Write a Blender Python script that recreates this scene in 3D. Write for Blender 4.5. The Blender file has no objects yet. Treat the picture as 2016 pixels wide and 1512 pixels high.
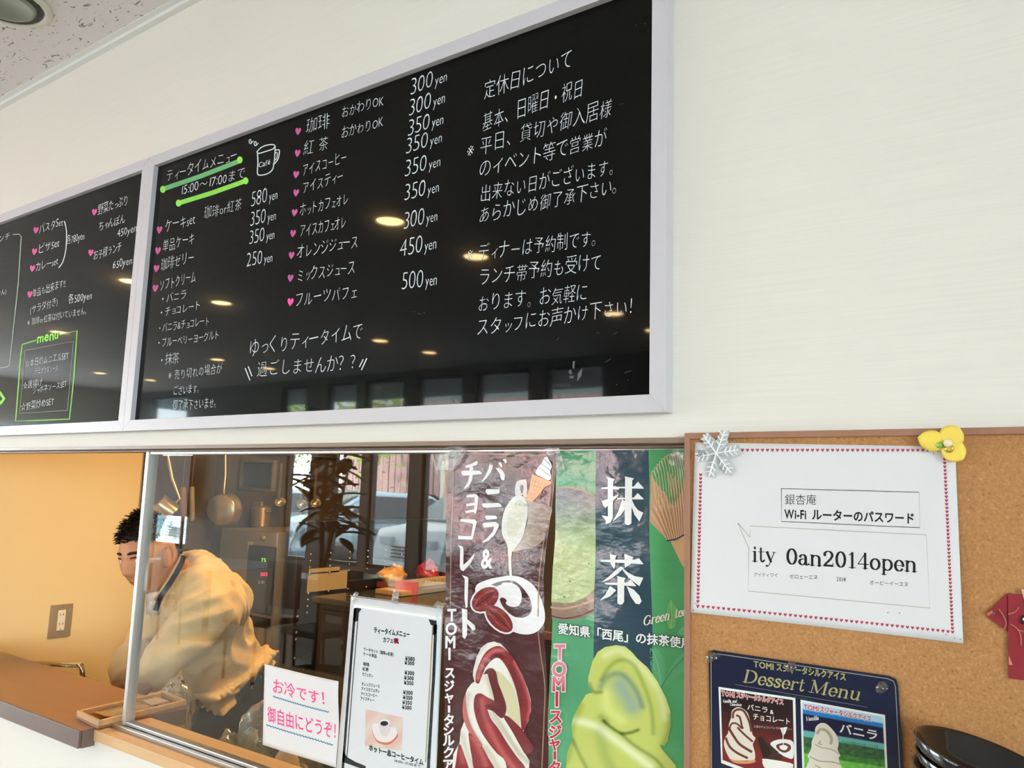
import bpy, bmesh, math, random
from mathutils import Vector, Matrix, noise
from mathutils.geometry import tessellate_polygon
random.seed(7)
SC = bpy.context.scene
COL = SC.collection
PI = math.pi

# ------------------------------------------------------------------ camera
F_PX = 1589.388
YAW, PITCH, ROLL = -0.618962659, 0.133749397, 0.0303229297
CAM = Vector((0, -1, 1.5))
_cy, _sy, _cp, _sp = math.cos(YAW), math.sin(YAW), math.cos(PITCH), math.sin(PITCH)
C_F = Vector((_sy*_cp, _cy*_cp, _sp))
_r = Vector((_cy, -_sy, 0))
_u = _r.cross(C_F)
C_R = math.cos(ROLL)*_r + math.sin(ROLL)*_u
C_U = -math.sin(ROLL)*_r + math.cos(ROLL)*_u
cd = bpy.data.cameras.new('camera')
cam = bpy.data.objects.new('camera', cd)
COL.objects.link(cam)
cd.sensor_width = 36
cd.lens = F_PX/2016*36
cd.clip_start = 0.02
cam.matrix_world = Matrix(((C_R.x, C_U.x, -C_F.x, CAM.x), (C_R.y, C_U.y, -C_F.y, CAM.y), (C_R.z, C_U.z, -C_F.z, CAM.z), (0, 0, 0, 1)))
SC.camera = cam

# ------------------------------------------------------------------ world, sun, lamps, exposure
SC.view_settings.view_transform = 'Standard'
SC.view_settings.look = 'None'
SC.view_settings.gamma = 1
SC.view_settings.use_curve_mapping = False
SC.view_settings.exposure = 0.2
SC.cycles.use_denoising = True
SC.cycles.max_bounces = 8
SC.cycles.diffuse_bounces = 4
SC.cycles.glossy_bounces = 4
SC.cycles.transparent_max_bounces = 16
SC.cycles.sample_clamp_indirect = 6
SC.cycles.caustics_reflective = False
SC.cycles.caustics_refractive = False

W = bpy.data.worlds.new('world')
SC.world = W
W.use_nodes = True
_bg = W.node_tree.nodes['Background']
_bg.inputs[0].default_value = (0.81, 0.92, 1.0, 1)
_bg.inputs[1].default_value = 31

def sun_light(direction, strength, color, angle=0.03):
    d = bpy.data.lights.new('sun', 'SUN')
    d.energy = strength; d.color = color; d.angle = angle
    o = bpy.data.objects.new('sun', d)
    o.rotation_euler = Vector(direction).to_track_quat('-Z', 'Y').to_euler()
    COL.objects.link(o)
sun_light((0.35, -0.75, -1.0), 95.0, (1.0, 0.95, 0.86))

def area_light(name, loc, aim, sx, sy, power, color, portal=False):
    d = bpy.data.lights.new(name, 'AREA')
    d.shape = 'RECTANGLE'; d.size = sx; d.size_y = sy; d.energy = power; d.color = color
    o = bpy.data.objects.new(name, d)
    o.location = loc
    o.rotation_euler = (Vector(aim)-Vector(loc)).to_track_quat('-Z', 'Y').to_euler()
    if portal:
        d.cycles.is_portal = True
    COL.objects.link(o)
    return o
YW = -4.75          # the cafe's window wall
WIN_X = [(-9.75, -8.95), (-7.18, -6.77), (-6.45, -6.0), (-5.9, -5.35), (-5.2, -4.62), (-4.48, -3.88), (-3.74, -3.15), (1.2, 1.9)]  # last opening is unseen, added for soft frontal light on the serving wall
WIN_Z = (0.72, 2.58)
for a, b in WIN_X:
    area_light('window_daylight', ((a+b)/2, YW-0.06, sum(WIN_Z)/2), ((a+b)/2, 0, sum(WIN_Z)/2), b-a, WIN_Z[1]-WIN_Z[0], 1, (1, 1, 1), True)
# unseen window added in the right wall to wash the serving wall with daylight
area_light('window_daylight', (3.44, -3.42, 1.5), (0, -3.42, 1.5), 1.6, 2.0, 1, (1, 1, 1), True)
area_light('window_daylight', (-10.14, -2.5, 1.3), (0, -2.5, 1.3), 3.4, 1.6, 1, (1, 1, 1), True)  # left wall window, added for more daylight from that side
CEIL_Z = 2.64
KCEIL_Z = 2.45
KITCHEN_LAMP = 62
CAFE_LAMP = 78.0

# ------------------------------------------------------------------ helpers
def ray(px, py):
    return (px-1008)*C_R - (py-756)*C_U + F_PX*C_F
def at_y(px, py, y):
    v = ray(px, py)
    return CAM + v*((y-CAM.y)/v.y)
def at_z(px, py, z):
    v = ray(px, py)
    return CAM + v*((z-CAM.z)/v.z)
def at_x(px, py, x):
    v = ray(px, py)
    return CAM + v*((x-CAM.x)/v.x)
def at_d(px, py, d):
    return CAM + ray(px, py)/F_PX*d

def lin(c):
    c = tuple(v/255 if max(c) > 1.001 else v for v in c[:3])
    return tuple(v/12.92 if v <= 0.04045 else ((v+0.055)/1.055)**2.4 for v in c)

MATS = {}
def mat(name, color=(200, 200, 200), rough=0.5, metal=0.0, spec=0.5, coat=0.0, trans=0.0, emit=None, estr=0.0,
        bump=None, attr=False, vary=None, ior=1.45, sheen=0.0):
    """plain procedural material; bump=(scale, strength, stretch xyz), vary=(scale, amount, stretch xyz)"""
    if name in MATS:
        return MATS[name]
    m = bpy.data.materials.new(name)
    m.use_nodes = True
    nt = m.node_tree
    b = nt.nodes['Principled BSDF']
    c = lin(color)
    b.inputs['Base Color'].default_value = (*c, 1)
    b.inputs['Roughness'].default_value = rough
    b.inputs['Metallic'].default_value = metal
    b.inputs['Specular IOR Level'].default_value = spec
    b.inputs['IOR'].default_value = ior
    b.inputs['Coat Weight'].default_value = coat
    b.inputs['Coat Roughness'].default_value = 0.08
    b.inputs['Transmission Weight'].default_value = trans
    b.inputs['Sheen Weight'].default_value = sheen
    if emit is not None:
        b.inputs['Emission Color'].default_value = (*lin(emit), 1)
        b.inputs['Emission Strength'].default_value = estr
    def coords(stretch):
        tc = nt.nodes.new('ShaderNodeTexCoord')
        mp = nt.nodes.new('ShaderNodeMapping')
        mp.inputs['Scale'].default_value = stretch
        nt.links.new(tc.outputs['Object'], mp.inputs['Vector'])
        return mp.outputs['Vector']
    base = None
    if attr:
        a = nt.nodes.new('ShaderNodeAttribute'); a.attribute_name = 'Col'
        nt.links.new(a.outputs['Color'], b.inputs['Base Color'])
        base = a.outputs['Color']
    if vary:
        n = nt.nodes.new('ShaderNodeTexNoise'); n.inputs['Scale'].default_value = vary[0]; n.inputs['Detail'].default_value = 5
        nt.links.new(coords(vary[2] if len(vary) > 2 else (1, 1, 1)), n.inputs['Vector'])
        mr = nt.nodes.new('ShaderNodeMapRange')
        mr.inputs['From Min'].default_value = 0.3; mr.inputs['From Max'].default_value = 0.7
        mr.inputs['To Min'].default_value = 1-vary[1]; mr.inputs['To Max'].default_value = 1+vary[1]
        nt.links.new(n.outputs['Fac'], mr.inputs['Value'])
        mx = nt.nodes.new('ShaderNodeVectorMath'); mx.operation = 'SCALE'
        if base is None:
            mx.inputs[0].default_value = c
        else:
            nt.links.new(base, mx.inputs[0])
        nt.links.new(mr.outputs['Result'], mx.inputs['Scale'])
        nt.links.new(mx.outputs[0], b.inputs['Base Color'])
    if bump:
        n = nt.nodes.new('ShaderNodeTexNoise'); n.inputs['Scale'].default_value = bump[0]; n.inputs['Detail'].default_value = 4
        nt.links.new(coords(bump[2] if len(bump) > 2 else (1, 1, 1)), n.inputs['Vector'])
        bp = nt.nodes.new('ShaderNodeBump'); bp.inputs['Strength'].default_value = bump[1]
        bp.inputs['Distance'].default_value = bump[3] if len(bump) > 3 else 0.002
        nt.links.new(n.outputs['Fac'], bp.inputs['Height'])
        nt.links.new(bp.outputs['Normal'], b.inputs['Normal'])
        nt.links.new(bp.outputs['Normal'], b.inputs['Coat Normal'])
    MATS[name] = m
    return m

def glass_mat(name, tint=(0.96, 0.98, 0.97), boost=1.0, rough=0.0, milky=0.0, bump=None):
    """thin clear sheet: Fresnel reflection over straight transmission"""
    if name in MATS:
        return MATS[name]
    m = bpy.data.materials.new(name); m.use_nodes = True
    nt = m.node_tree; nt.nodes.remove(nt.nodes['Principled BSDF'])
    out = nt.nodes['Material Output']
    fr = nt.nodes.new('ShaderNodeFresnel'); ge = nt.nodes.new('ShaderNodeNewGeometry'); mi = nt.nodes.new('ShaderNodeMath')
    mi.operation = 'MULTIPLY_ADD'; mi.inputs[1].default_value = 1/1.5-1.5; mi.inputs[2].default_value = 1.5     # same index from both sides: the sheet is thin, light goes straight on
    nt.links.new(ge.outputs['Backfacing'], mi.inputs[0]); nt.links.new(mi.outputs[0], fr.inputs['IOR'])
    mu = nt.nodes.new('ShaderNodeMath'); mu.operation = 'MULTIPLY'; mu.inputs[1].default_value = boost; mu.use_clamp = True
    tr = nt.nodes.new('ShaderNodeBsdfTransparent'); tr.inputs[0].default_value = (*tint, 1)
    gl = nt.nodes.new('ShaderNodeBsdfGlossy'); gl.inputs['Roughness'].default_value = rough
    mx = nt.nodes.new('ShaderNodeMixShader')
    nt.links.new(fr.outputs[0], mu.inputs[0]); nt.links.new(mu.outputs[0], mx.inputs[0])
    body = tr.outputs[0]
    if milky > 0:
        df = nt.nodes.new('ShaderNodeBsdfDiffuse'); df.inputs[0].default_value = (.9, .9, .9, 1)
        m2 = nt.nodes.new('ShaderNodeMixShader'); m2.inputs[0].default_value = milky
        nt.links.new(tr.outputs[0], m2.inputs[1]); nt.links.new(df.outputs[0], m2.inputs[2]); body = m2.outputs[0]
    if bump:
        n = nt.nodes.new('ShaderNodeTexNoise'); n.inputs['Scale'].default_value = bump[0]; n.inputs['Detail'].default_value = 4
        tc = nt.nodes.new('ShaderNodeTexCoord'); nt.links.new(tc.outputs['Object'], n.inputs['Vector'])
        bp = nt.nodes.new('ShaderNodeBump'); bp.inputs['Strength'].default_value = bump[1]; bp.inputs['Distance'].default_value = .004
        nt.links.new(n.outputs['Fac'], bp.inputs['Height']); nt.links.new(bp.outputs[0], gl.inputs['Normal'])
    nt.links.new(body, mx.inputs[1]); nt.links.new(gl.outputs[0], mx.inputs[2])
    nt.links.new(mx.outputs[0], out.inputs[0])
    MATS[name] = m
    return m

def obj(name, bm, m, parent=None, smooth=False):
    me = bpy.data.meshes.new(name)
    if parent is not None:
        bmesh.ops.translate(bm, verts=bm.verts, vec=-parent.location)
    bm.normal_update()
    bm.to_mesh(me); bm.free()
    if smooth:
        me.polygons.foreach_set('use_smooth', [True]*len(me.polygons))
    me.materials.append(m)
    o = bpy.data.objects.new(name, me); COL.objects.link(o)
    o.parent = parent
    return o

def piece(name, bm, m, parent, smooth=False):
    """a part of a part: the parent's own world origin is the thing's origin"""
    root = parent
    while root.parent: root = root.parent
    me = bpy.data.meshes.new(name)
    bmesh.ops.translate(bm, verts=bm.verts, vec=-root.location)
    bm.normal_update(); bm.to_mesh(me); bm.free()
    if smooth: me.polygons.foreach_set('use_smooth', [True]*len(me.polygons))
    me.materials.append(m)
    o = bpy.data.objects.new(name, me); COL.objects.link(o); o.parent = parent
    return o

def tag(o, label, cat, group=None):
    o['label'] = label; o['category'] = cat
    if group: o['group'] = group
    return o
def thing(name, label, cat, loc=(0, 0, 0), group=None):
    o = bpy.data.objects.new(name, None); o.location = loc; o.empty_display_size = .05
    COL.objects.link(o)
    return tag(o, label, cat, group)
def struct(name, bm, m, parent=None, smooth=False):
    o = obj(name, bm, m, parent, smooth)
    if parent is None: o['kind'] = 'structure'
    return o
def copy_tree(o, parent=None):
    c = o.copy(); COL.objects.link(c); c.parent = parent
    for ch in [x for x in bpy.data.objects if x.parent == o]: copy_tree(ch, c)
    return c

def box(bm, a, b, mtx=None):
    a, b = [min(a[i], b[i]) for i in range(3)], [max(a[i], b[i]) for i in range(3)]
    vs = [bm.verts.new((x, y, z)) for z in (a[2], b[2]) for y in (a[1], b[1]) for x in (a[0], b[0])]
    if mtx is not None:
        for v in vs: v.co = mtx @ v.co
    for f in ((0, 2, 3, 1), (4, 5, 7, 6), (0, 1, 5, 4), (2, 6, 7, 3), (0, 4, 6, 2), (1, 3, 7, 5)):
        bm.faces.new([vs[i] for i in f])
    return vs
def bbox(a, b, bev=0.0, seg=2):
    bm = bmesh.new(); box(bm, a, b)
    if bev: bmesh.ops.bevel(bm, geom=bm.edges[:], offset=bev, segments=seg, affect='EDGES', profile=.6)
    return bm
def frame_of(d):
    d = d.normalized(); a = Vector((0, 0, 1)) if abs(d.z) < .9 else Vector((1, 0, 0))
    x = d.cross(a).normalized(); return x, d.cross(x).normalized()
def tube(bm, pts, r, seg=10, caps=True):
    pts = [Vector(p) for p in pts]; rs = r if isinstance(r, (list, tuple)) else [r]*len(pts)
    rings = []; px = None
    for i, p in enumerate(pts):
        d = (pts[min(i+1, len(pts)-1)]-pts[max(i-1, 0)])
        if px is None: x, y = frame_of(d)
        else:
            dn = d.normalized(); x = (px-dn*px.dot(dn)).normalized(); y = dn.cross(x)
        px = x
        rings.append([bm.verts.new(p+rs[i]*(math.cos(a)*x+math.sin(a)*y)) for a in [2*PI*k/seg for k in range(seg)]])
    for A, B in zip(rings, rings[1:]):
        for k in range(seg): bm.faces.new((A[k], A[(k+1) % seg], B[(k+1) % seg], B[k]))
    if caps:
        bm.faces.new(rings[0][::-1]); bm.faces.new(rings[-1])
def lathe(bm, prof, mtx=Matrix(), seg=32, close=False):
    rings = []
    for r, z in prof:
        if r < 1e-6: rings.append([bm.verts.new(mtx @ Vector((0, 0, z)))])
        else: rings.append([bm.verts.new(mtx @ Vector((r*math.cos(2*PI*k/seg), r*math.sin(2*PI*k/seg), z))) for k in range(seg)])
    for A, B in zip(rings, rings[1:]):
        for k in range(seg):
            a, b = A[k % len(A)], A[(k+1) % len(A)]; c, d = B[(k+1) % len(B)], B[k % len(B)]
            f = []
            for v in (a, b, c, d):
                if v not in f: f.append(v)
            if len(f) > 2:
                try: bm.faces.new(f)
                except ValueError: pass
def axis_mtx(loc, d):
    return Matrix.Translation(loc) @ Vector(d).to_track_quat('Z', 'Y').to_matrix().to_4x4()
def arc(c, r, a0, a1, n, u=(1, 0, 0), v=(0, 0, 1)):
    c, u, v = Vector(c), Vector(u), Vector(v)
    return [c+r*(math.cos(a0+(a1-a0)*i/n)*u+math.sin(a0+(a1-a0)*i/n)*v) for i in range(n+1)]
def cr(pts, n=6, closed=False):
    """Catmull-Rom through 2D points"""
    P = [Vector((*p[:2], 0)) if len(p) == 2 else Vector(p) for p in pts]
    N = len(P); out = []
    for i in range(N if closed else N-1):
        p0 = P[(i-1) % N] if closed or i else P[0]; p1 = P[i]; p2 = P[(i+1) % N]
        p3 = P[(i+2) % N] if closed or i+2 < N else P[-1]
        for k in range(n):
            t = k/n
            out.append(.5*((2*p1)+(p2-p0)*t+(2*p0-5*p1+4*p2-p3)*t*t+(3*p1-p0-3*p2+p3)*t**3))
    if not closed: out.append(P[-1])
    return [(v.x, v.y) for v in out]

# ------------------------------------------------------------------ lettering and flat print
GL = {}
def glyph(ch, off=0.0):
    k = (ch, off)
    if k not in GL:
        if off:
            vs, fs = glyph(ch)
            ed = {}
            for f in fs:
                for i in range(len(f)):
                    e = (f[i], f[(i+1) % len(f)])
                    if (e[1], e[0]) in ed: del ed[(e[1], e[0])]
                    else: ed[e] = 1
            acc = {}
            for i, j in ed:                      # outline edges run with the ink on their left
                dx, dy = vs[j][0]-vs[i][0], vs[j][1]-vs[i][1]; l = math.hypot(dx, dy) or 1
                for q in (i, j): acc.setdefault(q, []).append((dy/l, -dx/l))
            nv = list(vs)
            for q, ns in acc.items():
                nx, ny = sum(n[0] for n in ns), sum(n[1] for n in ns); l = math.hypot(nx, ny)
                if l < 1e-6: continue
                nx /= l; ny /= l; k_ = min(1.6, 1/max(.3, nx*ns[0][0]+ny*ns[0][1]))
                nv[q] = (vs[q][0]+nx*off*k_, vs[q][1]+ny*off*k_)
            GL[k] = (nv, fs); return GL[k]
        c = bpy.data.curves.new('t', 'FONT'); c.body = ch; c.size = 1; c.resolution_u = 3
        o = bpy.data.objects.new('t', c); COL.objects.link(o)
        me = bpy.data.meshes.new_from_object(o.evaluated_get(bpy.context.evaluated_depsgraph_get()))
        bq = bmesh.new(); bq.from_mesh(me); bmesh.ops.remove_doubles(bq, verts=bq.verts, dist=1e-5); bmesh.ops.dissolve_degenerate(bq, edges=bq.edges, dist=1e-6); bq.to_mesh(me); bq.free()
        vs = [(v.co.x, v.co.y) for v in me.vertices]; fs = []
        for p in me.polygons:
            f = tuple(p.vertices); ar = sum(vs[f[i]][0]*vs[f[(i+1) % len(f)]][1]-vs[f[(i+1) % len(f)]][0]*vs[f[i]][1] for i in range(len(f)))
            if abs(ar) > 1e-9: fs.append(f if ar > 0 else f[::-1])
        bpy.data.meshes.remove(me); bpy.data.objects.remove(o); bpy.data.curves.remove(c)
        GL[k] = (vs, fs)
    return GL[k]
def advance(ch, off=0):
    if ch == ' ': return .45
    if ch == '\u3000': return 1.0
    if ord(ch) < 0x2000:
        vs = glyph(ch, off)[0]
        return max(v[0] for v in vs)+.05 if vs else .4
    return 1.0
SMALL = 'ャュョッァィゥェォっゃゅょ'

class Print:
    """flat ink: everything is laid out on the sheet and coloured per corner; each layer of ink lies a hair above the last"""
    def __init__(s, surf, step=.00025):
        s.v = []; s.f = []; s.c = []; s.surf = surf; s.step = step
    def add(s, pts, faces, col, layer):
        n = len(s.v)
        for p in pts:
            w = s.surf(p[0], p[1]); w.y -= layer*s.step
            s.v.append(w); s.c.append(lin(col(p[0], p[1]) if callable(col) else col))
        # keep every face turned to the front (photo coordinates run downwards)
        for f in faces:
            ar = sum(pts[f[i]][0]*pts[f[(i+1) % len(f)]][1]-pts[f[(i+1) % len(f)]][0]*pts[f[i]][1] for i in range(len(f)))
            s.f.append([n+i for i in (f if ar < 0 else f[::-1])])
    def poly(s, pts, col, layer=1, sub=0, smooth=0):
        if smooth: pts = cr(pts, smooth, True)
        tris = tessellate_polygon([[Vector((p[0], p[1], 0)) for p in pts]])
        if not sub: return s.add(pts, tris, col, layer)
        bm = bmesh.new(); vs = [bm.verts.new((p[0], p[1], 0)) for p in pts]
        for t in tris:
            try: bm.faces.new([vs[i] for i in t])
            except ValueError: pass
        for _ in range(7):
            es = [e for e in bm.edges if e.calc_length() > sub]
            if not es: break
            bmesh.ops.subdivide_edges(bm, edges=es, cuts=1)
            bmesh.ops.triangulate(bm, faces=[f for f in bm.faces if len(f.verts) > 3])
        bm.verts.index_update()
        s.add([(v.co.x, v.co.y) for v in bm.verts], [tuple(v.index for v in f.verts) for f in bm.faces], col, layer); bm.free()
    def grid(s, tl, tr, br, bl, nx, ny, col, layer=0):
        pts = []
        for j in range(ny+1):
            for i in range(nx+1):
                u, w = i/nx, j/ny
                pts.append(tuple((tl[k]*(1-u)+tr[k]*u)*(1-w)+(bl[k]*(1-u)+br[k]*u)*w for k in (0, 1)))
        s.add(pts, [(j*(nx+1)+i, j*(nx+1)+i+1, (j+1)*(nx+1)+i+1, (j+1)*(nx+1)+i) for j in range(ny) for i in range(nx)], col, layer)
    def stroke(s, pts, w, col, layer=1, smooth=0, nib=None, w1=None):
        if smooth: pts = cr(pts, smooth)
        n = len(pts); L = []; R = []
        for i in range(n):
            a, b = pts[max(i-1, 0)], pts[min(i+1, n-1)]
            dx, dy = b[0]-a[0], b[1]-a[1]; l = math.hypot(dx, dy) or 1; dx /= l; dy /= l
            ww = w if w1 is None else w+(w1-w)*i/(n-1)
            if nib is not None: ww *= nib+(1-nib)*abs(dy)
            ex = ww*.35*(-1 if i == 0 else 1 if i == n-1 else 0)
            x, y = pts[i][0]+dx*ex, pts[i][1]+dy*ex
            L.append((x-dy*ww/2, y+dx*ww/2)); R.append((x+dy*ww/2, y-dx*ww/2))
        s.add(L+R, [(i, i+1, n+i+1, n+i) for i in range(n-1)], col, layer)
    def dot(s, x, y, rx, ry, col, layer=1, n=14):
        s.add([(x, y)]+[(x+rx*math.cos(2*PI*k/n), y+ry*math.sin(2*PI*k/n)) for k in range(n)], [(0, 1+k, 1+(k+1) % n) for k in range(n)], col, layer)
    def heart(s, x, y, w, h, col, layer=1, lean=0):
        pts = [(0, .5), (-.3, .2), (-.5, -.1), (-.48, -.35), (-.28, -.5), (-.08, -.4), (0, -.2), (.08, -.4), (.28, -.5), (.48, -.35), (.5, -.1), (.3, .2)]
        s.poly([(x+w*p[0]-lean*p[1]*w, y+h*p[1]) for p in pts], col, layer)
    def text(s, t, x0, y0, x1, y1, h, col, layer=1, off=0.0, hand=0.0, h1=None, latin=False, slant=0.0, sub=0):
        """t runs along the baseline (x0,y0)-(x1,y1); h = height of a full character (of a capital when latin)"""
        adv = [advance(c, off)*(.72 if hand and c in SMALL else 1) for c in t]; U = sum(adv)
        u = 0.0; em0 = h/(.7 if latin else .9); em1 = (h1 or h)/(.7 if latin else .9)
        drop = 0 if latin else .06
        for c, a in zip(t, adv):
            if c not in ' \u3000':
                vs, fs = glyph(c, off)
                jr = random.uniform(-1, 1)*hand; js = 1+random.uniform(-1, 1)*hand*1.2; jy = random.uniform(-1, 1)*hand*.5; jk = random.uniform(-1, 1)*hand
                if hand and c in SMALL: js *= .85
                pts = []
                for gx, gy in vs:
                    cx = a/2; X = cx+(gx-cx)*js+(gy-.38)*(jk+slant); Y = gy*js+(gx-cx)*jr+jy+drop
                    tt = (u+X)/U; em = em0+(em1-em0)*tt
                    pts.append((x0+(x1-x0)*tt, y0+(y1-y0)*tt-Y*em))
                s.add(pts, fs, col, layer)
            u += a
    def vtext(s, t, pts, h, w, col, layer=1, off=0.0):
        """characters stacked downwards, centred on the points"""
        for c, (x, y) in zip(t, pts):
            if c == '｜':
                a, b = w*(.07+off), h*(.26+off*.6)
                s.add([(x-a, y-b), (x+a, y-b), (x+a, y+b), (x-a, y+b)], [(0, 1, 2, 3)], col, layer); continue
            vs, fs = glyph(c, off)
            xs = [v[0] for v in vs]; ys = [v[1] for v in vs]
            mx, my = (max(xs)+min(xs))/2, (max(ys)+min(ys))/2
            s.add([(x+(gx-mx)*w, y-(gy-my)*h) for gx, gy in vs], fs, col, layer)
    def build(s, name, m, parent=None, smooth=True):
        me = bpy.data.meshes.new(name)
        off = parent.location if parent is not None else Vector()
        me.from_pydata([v-off for v in s.v], [], s.f)
        at = me.color_attributes.new('Col', 'FLOAT_COLOR', 'POINT')
        at.data.foreach_set('color', [x for c in s.c for x in (*c, 1.0)])
        me.materials.append(m)
        if smooth: me.polygons.foreach_set('use_smooth', [True]*len(me.polygons))
        o = bpy.data.objects.new(name, me); COL.objects.link(o); o.parent = parent
        return o

# a small serif alphabet (Latin letters written with a broad nib), unit em, baseline 0, x-height .47, capital .7
def _arc2(cx, cy, rx, ry, a0, a1, n=14):
    return [(cx+rx*math.cos(math.radians(a0+(a1-a0)*i/n)), cy+ry*math.sin(math.radians(a0+(a1-a0)*i/n))) for i in range(n+1)]
T, H_ = .085, .028    # stem and hairline
SER = {
 'i': (.26, [([(.13, .45), (.13, 0)], T), ([(.03, .455), (.13, .455)], H_), ([(.02, .012), (.24, .012)], H_), ([(.125, .62), (.135, .62)], T*1.1)]),
 't': (.32, [([(.14, .62), (.14, .1), (.17, .02), (.23, .0), (.29, .07)], T*.8), ([(.03, .455), (.28, .455)], H_)]),
 'y': (.5, [([(.1, .45), (.27, .02)], T), ([(.42, .45), (.25, .02), (.17, -.17), (.08, -.2)], H_*1.3), ([(.02, .455), (.19, .455)], H_), ([(.34, .455), (.49, .455)], H_), ([(.07, -.18), (.1, -.18)], T*.8)]),
 '0': (.5, [(_arc2(.25, .34, .17, .335, 90, 450, 26), 'nib')]),
 'a': (.46, [(_arc2(.2, .34, .11, .11, 170, 20, 8)+[(.315, .3), (.315, .1), (.34, .02), (.4, .01), (.44, .05)], 'nib'), (_arc2(.18, .13, .12, .125, 90, 340, 12)+[(.31, .12)], 'nib'), ([(.18, .255), (.31, .28)], H_)]),
 'n': (.54, [([(.12, .45), (.12, 0)], T), ([(.03, .455), (.12, .455)], H_), ([(.02, .012), (.22, .012)], H_), (_arc2(.27, .32, .14, .13, 160, 0, 8)+[(.41, .0)], 'nib'), ([(.32, .012), (.52, .012)], H_)]),
 '2': (.5, [(_arc2(.24, .5, .16, .17, 170, -20, 12)+[(.33, .33), (.08, .05)], 'nib'), ([(.07, .035), (.42, .035)], T*.85), ([(.42, .03), (.44, .16)], H_), ([(.09, .5), (.12, .5)], T)]),
 '1': (.42, [([(.22, .66), (.22, 0)], T), ([(.1, .57), (.22, .66)], H_*1.4), ([(.08, .012), (.36, .012)], H_)]),
 '4': (.5, [([(.33, .67), (.33, 0)], T), ([(.33, .67), (.04, .19)], H_*1.3), ([(.04, .19), (.46, .19)], H_*1.4), ([(.22, .012), (.44, .012)], H_)]),
 'o': (.48, [(_arc2(.24, .225, .17, .235, 90, 450, 24), 'nib')]),
 'p': (.52, [([(.12, .45), (.12, -.2)], T), ([(.03, .455), (.12, .455)], H_), ([(.02, -.2), (.23, -.2)], H_), (_arc2(.26, .225, .18, .235, 150, -150, 20), 'nib')]),
 'e': (.44, [(_arc2(.23, .225, .16, .235, 0, 320, 22), 'nib'), ([(.08, .235), (.39, .235)], H_)]),
 'D': (.74, [([(.16, .68), (.16, 0)], T*1.1), ([(.05, .685), (.36, .685)], H_), ([(.05, .012), (.36, .012)], H_), (_arc2(.34, .345, .3, .335, 90, -90, 18), 'nib')]),
 's': (.38, [([(.31, .36), (.27, .44), (.18, .46), (.09, .42), (.08, .33), (.15, .27), (.25, .22), (.31, .14), (.28, .04), (.17, .0), (.07, .04), (.05, .12)], 'nib2')]),
 'r': (.4, [([(.12, .45), (.12, 0)], T), ([(.03, .455), (.12, .455)], H_), ([(.02, .012), (.23, .012)], H_), ([(.13, .3), (.2, .42), (.29, .46), (.36, .42)], H_*1.6), ([(.33, .42), (.36, .42)], T*.8)]),
 'M': (.9, [([(.17, .68), (.17, 0)], H_*1.4), ([(.17, .68), (.43, .05)], T*1.1), ([(.43, .05), (.72, .68)], H_*1.3), ([(.74, .68), (.74, 0)], T*1.1), ([(.05, .685), (.2, .685)], H_), ([(.7, .685), (.86, .685)], H_), ([(.05, .012), (.28, .012)], H_), ([(.62, .012), (.86, .012)], H_)]),
 'u': (.54, [([(.12, .45), (.12, .14)]+_arc2(.25, .14, .13, .13, 180, 330, 8)+[(.4, .14)], 'nib'), ([(.41, .45), (.41, 0)], T), ([(.03, .455), (.12, .455)], H_), ([(.31, .455), (.41, .455)], H_), ([(.41, .012), (.51, .012)], H_)]),
 'G': (.74, [(_arc2(.37, .345, .29, .345, 50, 320, 24), 'nib'), ([(.62, .3), (.62, .06)], T), ([(.5, .3), (.7, .3)], H_), ([(.58, .6), (.6, .46)], H_)]),
 'V': (.66, [([(.1, .68), (.34, 0)], T), ([(.34, 0), (.56, .68)], H_*1.3), ([(.02, .685), (.2, .685)], H_), ([(.48, .685), (.64, .685)], H_)]),
 'l': (.26, [([(.13, .7), (.13, 0)], T), ([(.04, .7), (.13, .7)], H_), ([(.02, .012), (.24, .012)], H_)]),
 'C': (.66, [(_arc2(.36, .345, .28, .345, 45, 315, 22), 'nib')]),
 'h': (.54, [([(.12, .7), (.12, 0)], T), (_arc2(.27, .32, .14, .13, 160, 0, 8)+[(.41, .0)], 'nib'), ([(.32, .012), (.52, .012)], H_), ([(.02, .012), (.22, .012)], H_)]),
 'c': (.42, [(_arc2(.23, .225, .16, .235, 40, 320, 18), 'nib')]),
 'd': (.52, [([(.4, .7), (.4, 0)], T), (_arc2(.25, .225, .18, .235, 30, 330, 20), 'nib')]),
}
def serif(P, t, x0, y0, x1, y1, cap, col, layer=1, slant=0.0, bold=1.0):
    em = cap/.7; U = sum(SER[c][0] if c in SER else .45 for c in t); u = 0
    for c in t:
        if c in SER:
            for pts, w in SER[c][1]:
                q = []
                for gx, gy in pts:
                    tt = (u+gx+slant*gy)/U
                    q.append((x0+(x1-x0)*tt, y0+(y1-y0)*tt-gy*em))
                if w in ('nib', 'nib2'): P.stroke(q, T*1.1*em*bold, col, layer, nib=.35 if w == 'nib' else .75)
                else: P.stroke(q, w*em*(bold if w > .05 else 1.0+.4*(bold-1)), col, layer)
            u += SER[c][0]
        else: u += .45
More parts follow.
